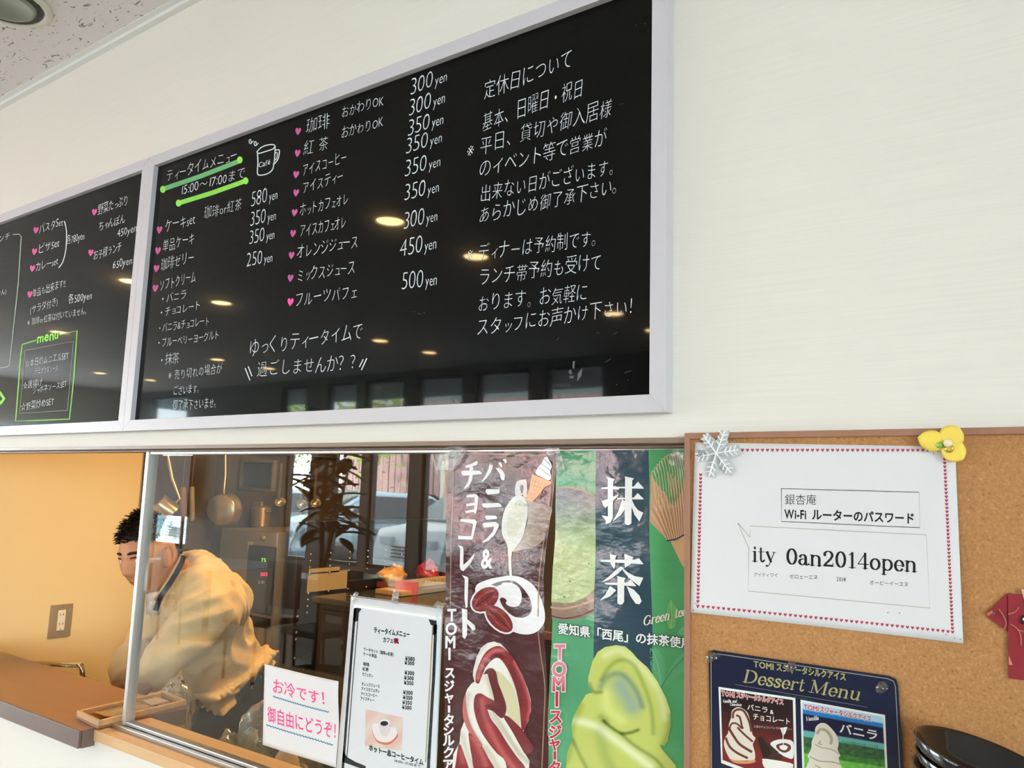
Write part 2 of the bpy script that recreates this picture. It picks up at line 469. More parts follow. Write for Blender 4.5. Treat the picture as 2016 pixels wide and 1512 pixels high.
# ------------------------------------------------------------------ materials of the setting
def wall_paper(name, color, streak=.02, bumpd=.0004):
    m = bpy.data.materials.new(name); m.use_nodes = True; nt = m.node_tree; b = nt.nodes['Principled BSDF']
    tc = nt.nodes.new('ShaderNodeTexCoord'); mp = nt.nodes.new('ShaderNodeMapping'); mp.inputs['Scale'].default_value = (3, 3, 260)
    n = nt.nodes.new('ShaderNodeTexNoise'); n.inputs['Scale'].default_value = 1.6; n.inputs['Detail'].default_value = 4; n.inputs['Roughness'].default_value = .7
    nt.links.new(tc.outputs['Object'], mp.inputs[0]); nt.links.new(mp.outputs[0], n.inputs['Vector'])
    r = nt.nodes.new('ShaderNodeValToRGB'); c = lin(color)
    r.color_ramp.elements[0].position = .35; r.color_ramp.elements[1].position = .62
    r.color_ramp.elements[0].color = (*[v*(1-streak*2.4) for v in c], 1); r.color_ramp.elements[1].color = (*c, 1)
    nt.links.new(n.outputs['Fac'], r.inputs[0]); nt.links.new(r.outputs[0], b.inputs['Base Color'])
    bp = nt.nodes.new('ShaderNodeBump'); bp.inputs['Strength'].default_value = .5; bp.inputs['Distance'].default_value = bumpd
    nt.links.new(n.outputs['Fac'], bp.inputs['Height']); nt.links.new(bp.outputs[0], b.inputs['Normal'])
    b.inputs['Roughness'].default_value = .62; b.inputs['Specular IOR Level'].default_value = .3
    return m
M_WALL = wall_paper('wallpaper', (236, 230, 219), .018, .0003)
M_LOWWALL = mat('lower_wall_paint', (238, 234, 226), .6, bump=(180, .15))
M_KWALL = mat('kitchen_wall_paint', (240, 214, 160), .55, vary=(1.2, .02))
def ceiling_board():
    m = bpy.data.materials.new('fissured_board'); m.use_nodes = True; nt = m.node_tree; b = nt.nodes['Principled BSDF']
    tc = nt.nodes.new('ShaderNodeTexCoord'); mp = nt.nodes.new('ShaderNodeMapping'); mp.inputs['Scale'].default_value = (17, 44, 1); mp.inputs['Rotation'].default_value = (0, 0, .5)
    n = nt.nodes.new('ShaderNodeTexNoise'); n.inputs['Scale'].default_value = 1.3; n.inputs['Detail'].default_value = 2; n.inputs['Distortion'].default_value = 2.2
    nt.links.new(tc.outputs['Object'], mp.inputs[0]); nt.links.new(mp.outputs[0], n.inputs['Vector'])
    r = nt.nodes.new('ShaderNodeValToRGB')
    r.color_ramp.elements[0].position = .33; r.color_ramp.elements[0].color = (*lin((132, 124, 122)), 1)
    r.color_ramp.elements[1].position = .375; r.color_ramp.elements[1].color = (*lin((226, 219, 217)), 1)
    nt.links.new(n.outputs['Fac'], r.inputs[0])
    nt.links.new(r.outputs[0], b.inputs['Base Color'])
    bp = nt.nodes.new('ShaderNodeBump'); bp.inputs['Distance'].default_value = .002; bp.inputs['Strength'].default_value = .6
    nt.links.new(r.outputs[0], bp.inputs['Height']); nt.links.new(bp.outputs[0], b.inputs['Normal'])
    b.inputs['Roughness'].default_value = .8
    return m
M_CEIL = ceiling_board()
M_FLOOR = mat('floor_planks', (168, 158, 146), .35, vary=(4, .2, (1, 9, 1)))
M_DARKTRIM = mat('brown_trim', (140, 116, 102), .45)
M_ALU = mat('brushed_aluminium', (205, 207, 208), .28, metal=1.0, bump=(60, .1, (1, 1, .05)))
M_ALUW = mat('pale_aluminium', (214, 214, 212), .35, metal=.75)
M_SILL = mat('pale_wood_sill', (226, 186, 140), .4, vary=(6, .06, (1, 12, 12)))
M_WHITE = mat('white_paint', (232, 231, 228), .5)
M_STEEL = mat('stainless_steel', (190, 186, 180), .25, metal=1.0)
M_BLACKM = mat('black_metal', (30, 29, 28), .4)

XL, XR = -10.2, 3.5
KX0, KX1, KY1 = -3.04, 1.3, 2.7
OP_Z0, OP_Z1, OP_X1 = .957, 1.578, -0.425
TH = .12
# ------------------------------------------------------------------ the serving wall and the cafe shell
bm = bmesh.new(); box(bm, (XL, 0, OP_Z1), (XR, TH, 3.0)); struct('wall_front', bm, M_WALL)
bm = bmesh.new(); box(bm, (OP_X1, 0, OP_Z0-.02), (XR, TH, OP_Z1)); box(bm, (XL, 0, 0), (KX0, TH, OP_Z1)); struct('wall_front_side', bm, M_WALL)
bm = bmesh.new(); box(bm, (KX0, 0, 0), (XR, TH, OP_Z0-.022)); struct('wall_front_lower', bm, M_LOWWALL)
bm = bmesh.new(); box(bm, (XL, YW-.1, CEIL_Z), (XR+.1, 0, CEIL_Z+.1)); struct('ceiling', bm, M_CEIL)
bm = bmesh.new(); box(bm, (XL, YW-.1, -.1), (XR+.1, KY1+.1, 0)); struct('floor', bm, M_FLOOR)
bm = bmesh.new(); box(bm, (XL-.1, YW-.1, 0), (XL, -4.2, CEIL_Z)); box(bm, (XL-.1, -.8, 0), (XL, KY1, CEIL_Z))
box(bm, (XL-.1, -4.2, 0), (XL, -.8, .5)); box(bm, (XL-.1, -4.2, 2.1), (XL, -.8, CEIL_Z)); struct('wall_left', bm, M_WALL)
# right wall with a glazed opening added for extra daylight
bm = bmesh.new()
box(bm, (XR, YW-.1, 0), (XR+.1, -4.25, CEIL_Z)); box(bm, (XR, -2.6, 0), (XR+.1, 0, CEIL_Z))
box(bm, (XR, -4.25, 0), (XR+.1, -2.6, .5)); box(bm, (XR, -4.25, 2.5), (XR+.1, -2.6, CEIL_Z)); struct('wall_right', bm, M_WALL)
# window wall behind the photographer, piers between tall windows
bm = bmesh.new(); xs = [XL]+[v for w in WIN_X for v in w]+[XR]
M_PIER = mat('window_wall_grey', (128, 128, 122), .6)
for i in range(0, len(xs), 2): box(bm, (xs[i], YW-.1, 0), (xs[i+1], YW, CEIL_Z))
for a, b in WIN_X: box(bm, (a, YW-.1, 0), (b, YW, WIN_Z[0])); box(bm, (a, YW-.1, WIN_Z[1]), (b, YW, CEIL_Z))
struct('wall_back', bm, M_PIER)
M_WPANE = glass_mat('window_glass')
def window(n, a, b, axis, xw=XR):
    """frame of four bars with a pane in it"""
    bm = bmesh.new(); t = .035; z0, z1 = (WIN_Z if axis == 'x' else (.5, 2.5 if xw > 0 else 2.1))
    def bar(u0, u1, w0, w1):
        if axis == 'x': box(bm, (u0, YW-.08, w0), (u1, YW-.02, w1))
        else: box(bm, (xw+.02, u0, w0), (xw+.08, u1, w1))
    bar(a, b, z0, z0+t); bar(a, b, z1-t, z1); bar(a, a+t, z0+t, z1-t); bar(b-t, b, z0+t, z1-t)
    if axis == 'y':
        for k in (1, 2): bar(a+(b-a)*k/3-t/2, a+(b-a)*k/3+t/2, z0+t, z1-t)
    w = struct('window_%d' % n, bm, M_BLACKM)
    bm = bmesh.new()
    if axis == 'x': box(bm, (a+t, YW-.052, z0+t), (b-t, YW-.048, z1-t))
    else: box(bm, (xw+.048, a+t, z0+t), (xw+.052, b-t, z1-t))
    struct('window_pane', bm, M_WPANE, w)
for i, (a, b) in enumerate(WIN_X): window(i+2, a, b, 'x')
window(12, -4.25, -2.6, 'y')  # unseen right window, added for its daylight
window(13, -4.2, -.8, 'y', XL-.1)  # left window, added to brighten the left of the serving wall
# kitchen shell
bm = bmesh.new(); box(bm, (KX0-.1, TH, 0), (KX0, KY1, KCEIL_Z)); struct('wall_kitchen_left', bm, M_KWALL)
bm = bmesh.new(); box(bm, (KX0-.1, KY1, 0), (KX1, KY1+.1, KCEIL_Z)); struct('wall_kitchen_back', bm, mat('kitchen_back_wall', (104, 100, 96), .5))
bm = bmesh.new(); box(bm, (KX1, TH, 0), (KX1+.1, KY1+.1, KCEIL_Z)); struct('wall_kitchen_right', bm, mat('kitchen_back_wall', (104, 100, 96), .5))
bm = bmesh.new(); box(bm, (KX0-.1, TH, KCEIL_Z), (KX1+.1, KY1+.1, KCEIL_Z+.1)); struct('ceiling_kitchen', bm, M_WHITE)
# trims: head of the hatch, sill, edge of the ceiling
bm = bmesh.new(); box(bm, (KX0, -.004, OP_Z1-.006), (OP_X1, TH, OP_Z1+.001)); struct('trim_1', bm, M_DARKTRIM)
bm = bmesh.new(); box(bm, (-1.815, -.003, OP_Z0-.022), (OP_X1, TH+.008, OP_Z0)); struct('trim_2', bm, M_SILL)
bm = bmesh.new(); box(bm, (XL, -.016, CEIL_Z-.012), (XR, -.0, CEIL_Z)); box(bm, (XL, -.03, CEIL_Z-.002), (XR, -.016, CEIL_Z)); struct('trim_3', bm, M_WHITE)

# kitchen ceiling lamp
t = thing('ceiling_lamp', 'plain flush ceiling lamp with warm diffuser over the kitchen', 'lamp', (-1.55, 1.15, KCEIL_Z))
obj('lamp_body', bbox((-1.9, 1.0, KCEIL_Z-.04), (-1.2, 1.3, KCEIL_Z), .006), M_WHITE, t)
obj('diffuser', bbox((-1.88, 1.02, KCEIL_Z-.06), (-1.22, 1.28, KCEIL_Z-.04), .004), mat('warm_diffuser', (255, 240, 210), emit=(255, 206, 140), estr=KITCHEN_LAMP), t)

# recessed downlights of the cafe
def downlight(x, y, label, lit=True):
    t = thing('downlight', label, 'ceiling light', (x, y, CEIL_Z), 'recessed downlights in the cafe ceiling' if lit else None)
    bm = bmesh.new(); r = .062 if lit else .085
    lathe(bm, [(r+.018, 0), (r+.018, -.004), (r+.004, -.007), (r, -.003), (r*.9, .03)], Matrix.Translation((x, y, CEIL_Z-.001)), 32)
    obj('trim_ring', bm, mat('cream_ring', (216, 214, 200), .35), t, True)
    bm = bmesh.new(); lathe(bm, [(0, -.0022), (r*.93, -.0022)], Matrix.Translation((x, y, CEIL_Z)), 24)
    if lit: obj('bulb', bm, mat('warm_bulb', (255, 240, 210), emit=(255, 214, 150), estr=CAFE_LAMP), t)
    else:
        bm.free(); bm = bmesh.new()
        lathe(bm, [(r*.98, -.004), (r*.8, -.0045), (r*.78, -.0115), (r*.7, -.012), (r*.62, -.006), (0, -.005)], Matrix.Translation((x, y, CEIL_Z)), 32)
        obj('baffle', bm, mat('grey_green_baffle', (132, 138, 124), .3), t, True)
        bm = bmesh.new(); lathe(bm, [(r*.97, -.008), (r*.84, -.008)], Matrix.Translation((x, y, CEIL_Z)), 32)
        obj('shadow_gap', bm, mat('dark_gap', (50, 46, 40), .6), t)
for gx, cn in ((-2.38, 'nearest'), (-4.42, 'second'), (-6.5, 'third'), (-8.58, 'farthest')):
    for gy, rn in ((-1.43, 'first'), (-2.03, 'second'), (-3.45, 'third'), (-4.03, 'fourth')):
        downlight(gx, gy, 'lit downlight mirrored in the chalkboards, %s row from the serving wall, %s in its row' % (rn, cn))
_p = at_z(8, 4, CEIL_Z)
downlight(_p.x, _p.y, 'unlit round ceiling fitting with cream rim in the top left corner', False)

# ------------------------------------------------------------------ menu chalkboards
M_BOARD = mat('glossy_blackboard', (9, 10, 10), .12, spec=.03, coat=.34)
M_BOARD.node_tree.nodes['Principled BSDF'].inputs['Coat Roughness'].default_value = .03
M_FRAME = mat('pale_lilac_frame', (206, 201, 206), .42)
M_PRINT = mat('chalk_ink', attr=True, rough=.7, spec=.2)
BZ0, BZ1 = 1.611, 2.258
def board_frame(t, x0, x1, ix0, ix1, iz0=1.6355, iz1=2.2325, yf=-.024):
    obj('blackboard', bbox((ix0-.004, -.013, iz0-.004), (ix1+.004, -.001, iz1+.004)), M_BOARD, t)
    def strip(pts):
        bm = bmesh.new(); f = [bm.verts.new((p[0], yf, p[1])) for p in pts]; b = [bm.verts.new((p[0], -.0008, p[1])) for p in pts]
        bm.faces.new(f); bm.faces.new(b[::-1])
        for i in range(4): bm.faces.new((f[i], b[i], b[(i+1) % 4], f[(i+1) % 4]))
        bmesh.ops.bevel(bm, geom=bm.edges[:], offset=.0005, segments=1, affect='EDGES')
        bmesh.ops.recalc_face_normals(bm, faces=bm.faces)
        obj('frame_strip', bm, M_FRAME, t)
    g = .0001
    strip([(x0, BZ0), (x1, BZ0), (ix1, iz0), (ix0, iz0)]); strip([(ix0, iz1), (ix1, iz1), (x1, BZ1), (x0, BZ1)])
    strip([(x0, BZ0+g), (ix0, iz0+g), (ix0, iz1-g), (x0, BZ1-g)]); strip([(ix1, iz0+g), (x1, BZ0+g), (x1, BZ1-g), (ix1, iz1-g)])
tR = thing('menu_blackboard', 'large framed blackboard with the tea time menu, prices and closing day notice in white marker', 'menu board', (-1.1, 0, BZ0))
board_frame(tR, -1.7672, -.447, -1.741, -.4705)
tL = thing('menu_blackboard', 'framed blackboard on the left with the lunch set menu and a green boxed list', 'menu board', (-2.2, 0, BZ0))
board_frame(tL, -3.09, -1.7678, -3.064, -1.7915)

CH = lambda x, y: at_y(x, y, -.0132)
INK = (226, 232, 236); PINK = (214, 96, 158); GRN = (150, 226, 92)
def line(t, s, x0, y0, x1, y1, h, parent=None, off=-.017, latin=False, h1=None, col=INK, slant=.12, hand=.075, name='chalk_line'):
    P = Print(CH); P.text(s, x0, y0, x1, y1, h, col, 1, off, hand, h1, latin, slant); return P.build(name, M_PRINT, t)
def price(t, s, x0, y0, x1, y1, h):
    P = Print(CH); f = .66; xm, ym = x0+(x1-x0)*f, y0+(y1-y0)*f
    P.text(s, x0, y0, xm-2, ym, h, INK, 1, -.022, .02, None, True, .12)
    P.text('yen', xm+1, ym-1, x1, y1-1, h*.62, INK, 1, -.012, .03, None, True, .12)
    P.build('chalk_price', M_PRINT, t)
def heart(t, x, y, w=10, h=14, col=PINK):
    P = Print(CH); P.heart(x, y, w, h, col, 1, .15); P.build('chalk_heart', M_PRINT, t)

for s, x0, y0, x1, y1, h in [
 ('ティータイムメニュー', 327, 359, 468, 315, 25), ('15:00～17:00まで', 355, 386, 484, 349, 23),
 ('ケーキset', 325, 458, 385, 442, 25), ('珈琲or紅茶', 402, 432, 477, 411, 24), ('単品ケーキ', 320, 497, 384, 480, 25),
 ('珈琲ゼリー', 317, 533, 383, 517, 24), ('ソフトクリーム', 314, 574, 386, 555, 24), ('・バニラ', 314, 600, 368, 588, 18),
 ('・チョコレート', 312, 625, 395, 609, 18), ('・バニラ&チョコレート', 310, 655, 413, 640, 18), ('・ブルーベリーヨーグルト', 308, 685, 432, 668, 18),
 ('・抹茶', 312, 720, 353, 714, 21), ('※売り切れの場合が', 331, 749, 438, 735, 21), ('ございます。', 341, 778, 398, 773, 18), ('御了承下さいませ。', 340, 807, 432, 803, 21),
 ('ゆっくりティータイムで', 490, 702, 715, 668, 34), ('過ごしませんか？？', 505, 741, 712, 728, 32),
 ('珈琲', 602, 264, 650, 251, 29), ('おかわりOK', 672, 233, 756, 208, 23), ('紅 茶', 598, 306, 647, 293, 27), ('おかわりOK', 672, 274, 755, 250, 23),
 ('アイスコーヒー', 595, 348, 683, 321, 26), ('アイスティー', 595, 384, 677, 356, 25), ('ホットカフェオレ', 590, 427, 687, 402, 25),
 ('アイスカフェオレ', 590, 468, 682, 449, 26), ('オレンジジュース', 584, 509, 706, 488, 28), ('ミックスジュース', 584, 556, 700, 539, 28), ('フルーツパフェ', 580, 604, 702, 588, 29),
 ('定休日について', 952, 198, 1128, 132, 37), ('基本、日曜日・祝日', 949, 260, 1150, 188, 37), ('※平日、貸切や御入居様', 918, 314, 1206, 226, 36),
 ('のイベント等で営業が', 943, 350, 1195, 287, 34), ('出来ない日がございます。', 945, 399, 1222, 341, 34), ('あらかじめ御了承下さい。', 942, 441, 1230, 378, 33),
 ('※ディナーは予約制です。', 918, 518, 1188, 481, 34), ('ランチ帯予約も受けて', 942, 563, 1186, 531, 34), ('おります。お気軽に', 940, 614, 1158, 592, 34), ('スタッフにお声かけ下さい！', 938, 662, 1262, 616, 34)]:
    line(tR, s, x0, y0, x1, y1, h)
for s, x0, y0, x1, y1, h in [('580', 494, 408, 547, 392, 30), ('350', 492, 446, 544, 433, 29), ('350', 490, 482, 541, 470, 28), ('250', 485, 525, 537, 516, 28),
 ('300', 807, 188, 881, 160, 33), ('300', 804, 230, 877, 202, 33), ('350', 802, 269, 874, 244, 32), ('350', 798, 304, 871, 280, 32), ('350', 796, 349, 868, 327, 33),
 ('350', 795, 396, 865, 378, 33), ('300', 794, 452, 862, 435, 34), ('450', 787, 507, 860, 490, 35), ('500', 790, 571, 861, 562, 36)]:
    price(tR, s, x0, y0, x1, y1, h)
for x, y in [(314, 453), (311, 494), (308, 529), (306, 568), (587, 259), (586, 302), (583, 344), (583, 380), (580, 419), (577, 460), (574, 503), (572, 548)]:
    heart(tR, x, y, 11, 15, (196, 92, 150))
heart(tR, 572, 595, 12, 16, (250, 90, 175))
# green underlines, mug, slashes
P = Print(CH); P.stroke([(322, 372), (395, 347), (472, 317)], 9, (110, 176, 116), 1); P.dot(321, 373, 5.5, 7, GRN, 2); P.dot(472.5, 315, 5.5, 7, GRN, 2); P.build('green_underline', M_PRINT, tR)
P = Print(CH); P.stroke([(352, 400), (420, 379), (484, 356)], 9, (140, 214, 84), 1); P.dot(352, 400, 5.5, 7, GRN, 2); P.dot(484, 356, 5.5, 7, GRN, 2); P.build('green_underline', M_PRINT, tR)
P = Print(CH)
P.stroke([(507, 302), (508, 320), (507, 341), (512, 345), (524, 343), (533, 338), (538, 330), (541, 310), (542, 288)], 2, INK, 1, 4)
P.stroke([(506, 299), (515, 290), (530, 285), (541, 286), (538, 293), (524, 298), (510, 302), (506, 299)], 2, INK, 1, 4)
P.stroke([(542, 296), (550, 296), (548, 312), (541, 322), (538, 323)], 2, INK, 1, 4); P.stroke([(543, 301), (546, 301), (545, 311), (540, 317)], 1.6, INK, 1, 4)
P.text('Café', 509, 330, 533, 323, 10, INK, 1, .002, .05, None, True, .1)
for sx, sy in ((493, 278), (503, 282)):
    P.stroke([(sx+3.5*math.exp(-a*.12)*math.cos(a)+(2 if a < .5 else 0), sy+6*math.exp(-a*.12)*math.sin(a)) for a in [k*.5 for k in range(15)]]+[], 1.6, INK, 1)
P.build('mug_drawing', M_PRINT, tR)
P = Print(CH)
for a in [((483, 725), (492, 748)), ((489, 722), (496, 740)), ((722, 706), (712, 728)), ((715, 708), (708, 722))]:
    P = Print(CH); P.stroke(a, 2, INK, 1); P.build('chalk_dash', M_PRINT, tR)
P = Print(CH)   # scraps of old tape and scuffs
for q in [[(1128, 711), (1132, 711), (1131, 727), (1127, 724)], [(1119, 732), (1124, 727), (1127, 735), (1123, 738)], [(1121, 741), (1130, 739), (1129, 745), (1122, 745)], [(1138, 735), (1147, 724), (1145, 740), (1136, 752)]]: P.poly(q, (96, 98, 96), 1)
for q in [((1175, 655), (1181, 657)), ((1208, 658), (1216, 654)), ((1192, 713), (1203, 706)), ((822, 617), (830, 618)), ((1243, 730), (1230, 734)), ((1096, 670), (1101, 664))]: P.stroke(q, 1.2, (70, 72, 70), 1)
for q in [(1252, 50), (1270, 47), (1276, 60), (1222, 205), (1226, 204), (816, 614), (835, 616), (1214, 757), (1236, 748)]: P.dot(*q, .8, .9, (110, 112, 110), 1, 6)
P.build('tape_scrap', M_PRINT, tR)['kind'] = 'stuff'

for s, x0, y0, x1, y1, h in [('ランチ', -16, 484, 21, 470, 15), ('ません)', -16, 590, 13, 578, 12), ('パスタSet', 77, 461, 125, 444, 19), ('ピザSet', 75, 500, 118, 486, 19), ('カレーset', 70, 536, 115, 521, 18),
 ('各780yen', 131, 482, 167, 472, 18), ('野菜たっぷり', 193, 423, 253, 403, 20), ('ちゃんぽん', 194, 456, 247, 438, 18), ('450yen', 231, 468, 270, 457, 20),
 ('お子様ランチ', 184, 512, 240, 494, 18), ('650yen', 222, 531, 261, 521, 20), ('単品も出来ます!!', 64, 586, 129, 565, 17), ('(サラダ付き)', 59, 618, 114, 601, 16),
 ('各500yen', 134, 599, 182, 590, 20), ('※珈琲or紅茶は付いていません。', 54, 642, 175, 617, 15), ('☆本日のムニエルSET', 50, 724, 136, 707, 16), ('デミグラスソース', 69, 738, 115, 730, 13),
 ('☆唐揚げ', 45, 767, 84, 759, 15), ('ジャポネソースSET', 64, 776, 132, 762, 14), ('☆野菜炒めSET', 41, 810, 107, 797, 16)]:
    line(tL, s, x0, y0, x1, y1, h, off=-.012)
for x, y in [(71, 454), (68, 496), (64, 529), (186, 418), (179, 498), (59, 580)]: heart(tL, x, y, 10, 14, (224, 92, 160))
P = Print(CH)
P.stroke([(26, 462), (38, 461), (42, 466), (36, 560), (19, 718), (15, 722), (-14, 726)], 1.8, (170, 188, 170), 1)
P.build('chalk_bracket', M_PRINT, tL); P = Print(CH)
P.stroke([(127, 436), (131, 455), (130, 490), (124, 515), (116, 527)], 1.8, INK, 1, 4)
P.build('chalk_bracket', M_PRINT, tL)
P = Print(CH)
P.stroke([(71, 670), (44, 678), (41, 700), (31, 829), (70, 828), (137, 825), (146, 740), (152, 651), (118, 659)], 2.6, (140, 206, 96), 1)
P.stroke([(50, 690), (145, 672), (133, 808), (39, 814), (50, 690)], 1.3, (150, 160, 150), 1)
P.text('menu', 73, 676, 117, 666, 18, GRN, 2, .03, .05, None, True, .1)
P.stroke([(-10, 770), (0, 773), (8, 785), (2, 793), (-10, 797)], 6, GRN, 1)
P.build('green_menu_box', M_PRINT, tL)
# ------------------------------------------------------------------ sliding glass hatch
GY = .05
t = thing('sliding_window', 'clear sliding glass pane with aluminium edge standing in the serving hatch', 'window', (-1.1, GY, OP_Z0))
xs0 = at_y(250, 1428, GY).x; 
def rodbox(name, a, b, m, bev=.002): obj(name, bbox(a, b, bev), m, t)
rodbox('stile', (xs0-.004, GY-.011, OP_Z0+.009), (xs0+.0085, GY+.013, OP_Z1-.008), M_ALUW)
rodbox('rail', (xs0+.009, GY-.009, OP_Z0+.009), (OP_X1, GY+.009, OP_Z0+.0165), M_ALU)
rodbox('rail', (xs0+.009, GY-.009, OP_Z1-.016), (OP_X1, GY+.009, OP_Z1-.009), M_ALU)
obj('glass', bbox((xs0+.0085, GY-.0022, OP_Z0+.0165), (OP_X1, GY+.0022, OP_Z1-.016)), glass_mat('hatch_glass', (.93, .95, .94), 1.25), t)
t = thing('sliding_track', 'aluminium track along the pale wooden sill under the glass pane', 'track', (-1.6, GY, OP_Z0))
obj('bottom_track', bbox((-1.80, GY-.02, OP_Z0), (OP_X1, GY+.02, OP_Z0+.008), .001), M_ALU, t)
t = thing('sliding_track', 'brown track under the head of the hatch above the glass pane', 'track', (-1.6, GY, OP_Z1-.012))
obj('top_track', bbox((KX0+.01, GY-.02, OP_Z1-.0065-.004), (OP_X1, GY+.02, OP_Z1-.0065), .001), M_DARKTRIM, t)

# ------------------------------------------------------------------ counter, bill tray
M_COUNTER = mat('brown_counter_top', (148, 104, 72), .38, vary=(3, .05, (1, 14, 14)))
M_COUNTER_E = mat('counter_edge', (112, 92, 84), .45)
xe = -1.812
t = thing('counter_top', 'brown wooden counter top running through the open half of the hatch', 'counter', (-2.5, .1, .922))
obj('top_board', bbox((KX0, -.028, .926), (xe, .222, .96), .0012), M_COUNTER, t)
obj('edge_strip', bbox((KX0, -.034, .9235), (xe+.002, -.0285, .9598), .0008), M_COUNTER_E, t)
obj('end_strip', bbox((xe+.0005, -.028, .9235), (xe+.006, .222, .9598), .0008), M_COUNTER_E, t)
# tray: front-left corner, front-right corner and depth measured on the counter
tz = .9605
A = at_z(150, 1414, tz); B = at_z(193, 1435, tz); Cc = at_z(366, 1392, tz+.0)
dx = (B-A); dy = (Cc-B); dyn = dy.normalized()
t = thing('bill_tray', 'shallow light wooden tray of order slips on the end of the brown counter', 'tray', (A+Cc)/2)
M_TRAY = mat('tray_wood', (196, 156, 110), .45, vary=(5, .12, (1, 8, 1)))
def slab(bm, o, u, v, z0, z1):
    vs = [bm.verts.new((p.x, p.y, z)) for z in (z0, z1) for p in (o, o+u, o+u+v, o+v)]
    for f in ((3, 2, 1, 0), (4, 5, 6, 7), (0, 1, 5, 4), (1, 2, 6, 5), (2, 3, 7, 6), (3, 0, 4, 7)): bm.faces.new([vs[i] for i in f])
Zr = tz+.017; un, vn = dx.normalized(), dy.normalized(); wth = .007
bm = bmesh.new(); slab(bm, A, dx, dy, tz, tz+.004); obj('tray_floor', bm, mat('tray_inside', (150, 104, 66), .5), t)
for o_, u_, v_ in ((A, dx, vn*wth), (A+dy-vn*wth, dx, vn*wth), (A+vn*wth, un*wth, dy-2*vn*wth), (A+dx-un*wth+vn*wth, un*wth, dy-2*vn*wth)):
    bm = bmesh.new(); slab(bm, o_, u_, v_, tz+.0042, Zr); bmesh.ops.bevel(bm, geom=bm.edges[:], offset=.0008, segments=1, affect='EDGES'); obj('tray_wall', bm, M_TRAY, t)
M_SLIP = mat('manila_slip', (236, 206, 150), .6)
t2 = thing('order_slip', 'long curled cream order slip lying in the wooden tray', 'paper', A+dy*.3)
bm = bmesh.new(); rows = []
for i in range(15):
    s = i/14; c = A+dx*.5+dy*(.07+.66*s); lift = .02*max(0, .25-s)*4*(.25-s)*4*.6
    rows.append([bm.verts.new((*(c+dx*w).xy, tz+.0085+lift+.004*math.sin(s*3)+.001*(w+.33))) for w in (-.33, 0, .33)])
for a, b in zip(rows, rows[1:]):
    for k in (0, 1): bm.faces.new((a[k], a[k+1], b[k+1], b[k]))
bmesh.ops.solidify(bm, geom=bm.faces[:], thickness=.0006); obj('slip', bm, M_SLIP, t2, True)
t3 = thing('receipt', 'small crumpled white receipt in the far end of the wooden tray', 'paper', A+dy*.7)
bm = bmesh.new(); n = 6; g = []
for i in range(n+1):
    g.append([bm.verts.new((*(A+dx*(.25+.5*j/n)+dy*(.66+.2*i/n)).xy, tz+.0145+.003*noise.noise(Vector((i*.7, j*.7, 3))))) for j in range(n+1)])
for i in range(n):
    for j in range(n): bm.faces.new((g[i][j], g[i][j+1], g[i+1][j+1], g[i+1][j]))
bmesh.ops.solidify(bm, geom=bm.faces[:], thickness=.0006); obj('slip', bm, mat('receipt_paper', (240, 222, 214), .6), t3)
t4 = thing('ballpoint_pen', 'dark ballpoint pen with a bright tip under the cream slip', 'pen', A+dy*.2)
bm = bmesh.new(); a = A+dx*.72+dy*.04; b = A+dx*.62+dy*.5; tube(bm, [(a.x, a.y, tz+.0078), (b.x, b.y, tz+.0078)], .0036, 10); obj('barrel', bm, M_BLACKM, t4, True)
bm = bmesh.new(); a2 = a-(b-a).normalized()*.006; tube(bm, [(a2.x, a2.y, tz+.0078), (a.x, a.y, tz+.0078)], [.001, .0034], 10); obj('tip', bm, M_STEEL, t4, True)

# ------------------------------------------------------------------ cork noticeboard
def cork():
    m = bpy.data.materials.new('cork'); m.use_nodes = True; nt = m.node_tree; b = nt.nodes['Principled BSDF']
    tc = nt.nodes.new('ShaderNodeTexCoord')
    n = nt.nodes.new('ShaderNodeTexVoronoi'); n.inputs['Scale'].default_value = 520; n.inputs['Randomness'].default_value = 1
    n2 = nt.nodes.new('ShaderNodeTexNoise'); n2.inputs['Scale'].default_value = 300; n2.inputs['Detail'].default_value = 6; n2.inputs['Roughness'].default_value = .75
    nt.links.new(tc.outputs['Object'], n.inputs['Vector']); nt.links.new(tc.outputs['Object'], n2.inputs['Vector'])
    ad = nt.nodes.new('ShaderNodeMath'); ad.operation = 'MULTIPLY_ADD'; ad.inputs[1].default_value = .18
    nt.links.new(n.outputs['Color'], ad.inputs[0]); nt.links.new(n2.outputs['Fac'], ad.inputs[2])
    r = nt.nodes.new('ShaderNodeValToRGB'); e = r.color_ramp.elements
    e[0].position = .33; e[0].color = (*lin((126, 84, 50)), 1); e[1].position = .84; e[1].color = (*lin((206, 160, 110)), 1)
    k = e.new(.47); k.color = (*lin((174, 122, 76)), 1)
    k = e.new(.68); k.color = (*lin((186, 136, 88)), 1)
    nt.links.new(ad.outputs[0], r.inputs[0]); nt.links.new(r.outputs[0], b.inputs['Base Color'])
    bp = nt.nodes.new('ShaderNodeBump'); bp.inputs['Distance'].default_value = .0007; bp.inputs['Strength'].default_value = .5
    nt.links.new(n2.outputs['Fac'], bp.inputs['Height']); nt.links.new(bp.outputs[0], b.inputs['Normal'])
    b.inputs['Roughness'].default_value = .85; b.inputs['Specular IOR Level'].default_value = .2
    return m
CF, CS = -.014, -.009       # front of the frame, face of the cork
c0 = at_y(1347, 852.5, CF); i0 = at_y(1358, 864, CF)
cx1, cz0 = .62, .62
t = thing('cork_board', 'large brown framed cork noticeboard to the right of the hatch', 'noticeboard', (c0.x, 0, cz0))
obj('cork_sheet', bbox((i0.x-.002, CS, cz0+.01), (cx1-.008, -.0005, i0.z+.002)), cork(), t)
M_CFR = mat('noticeboard_frame', (160, 116, 92), .42, vary=(3, .06, (20, 20, 1)))
w = i0.x-c0.x
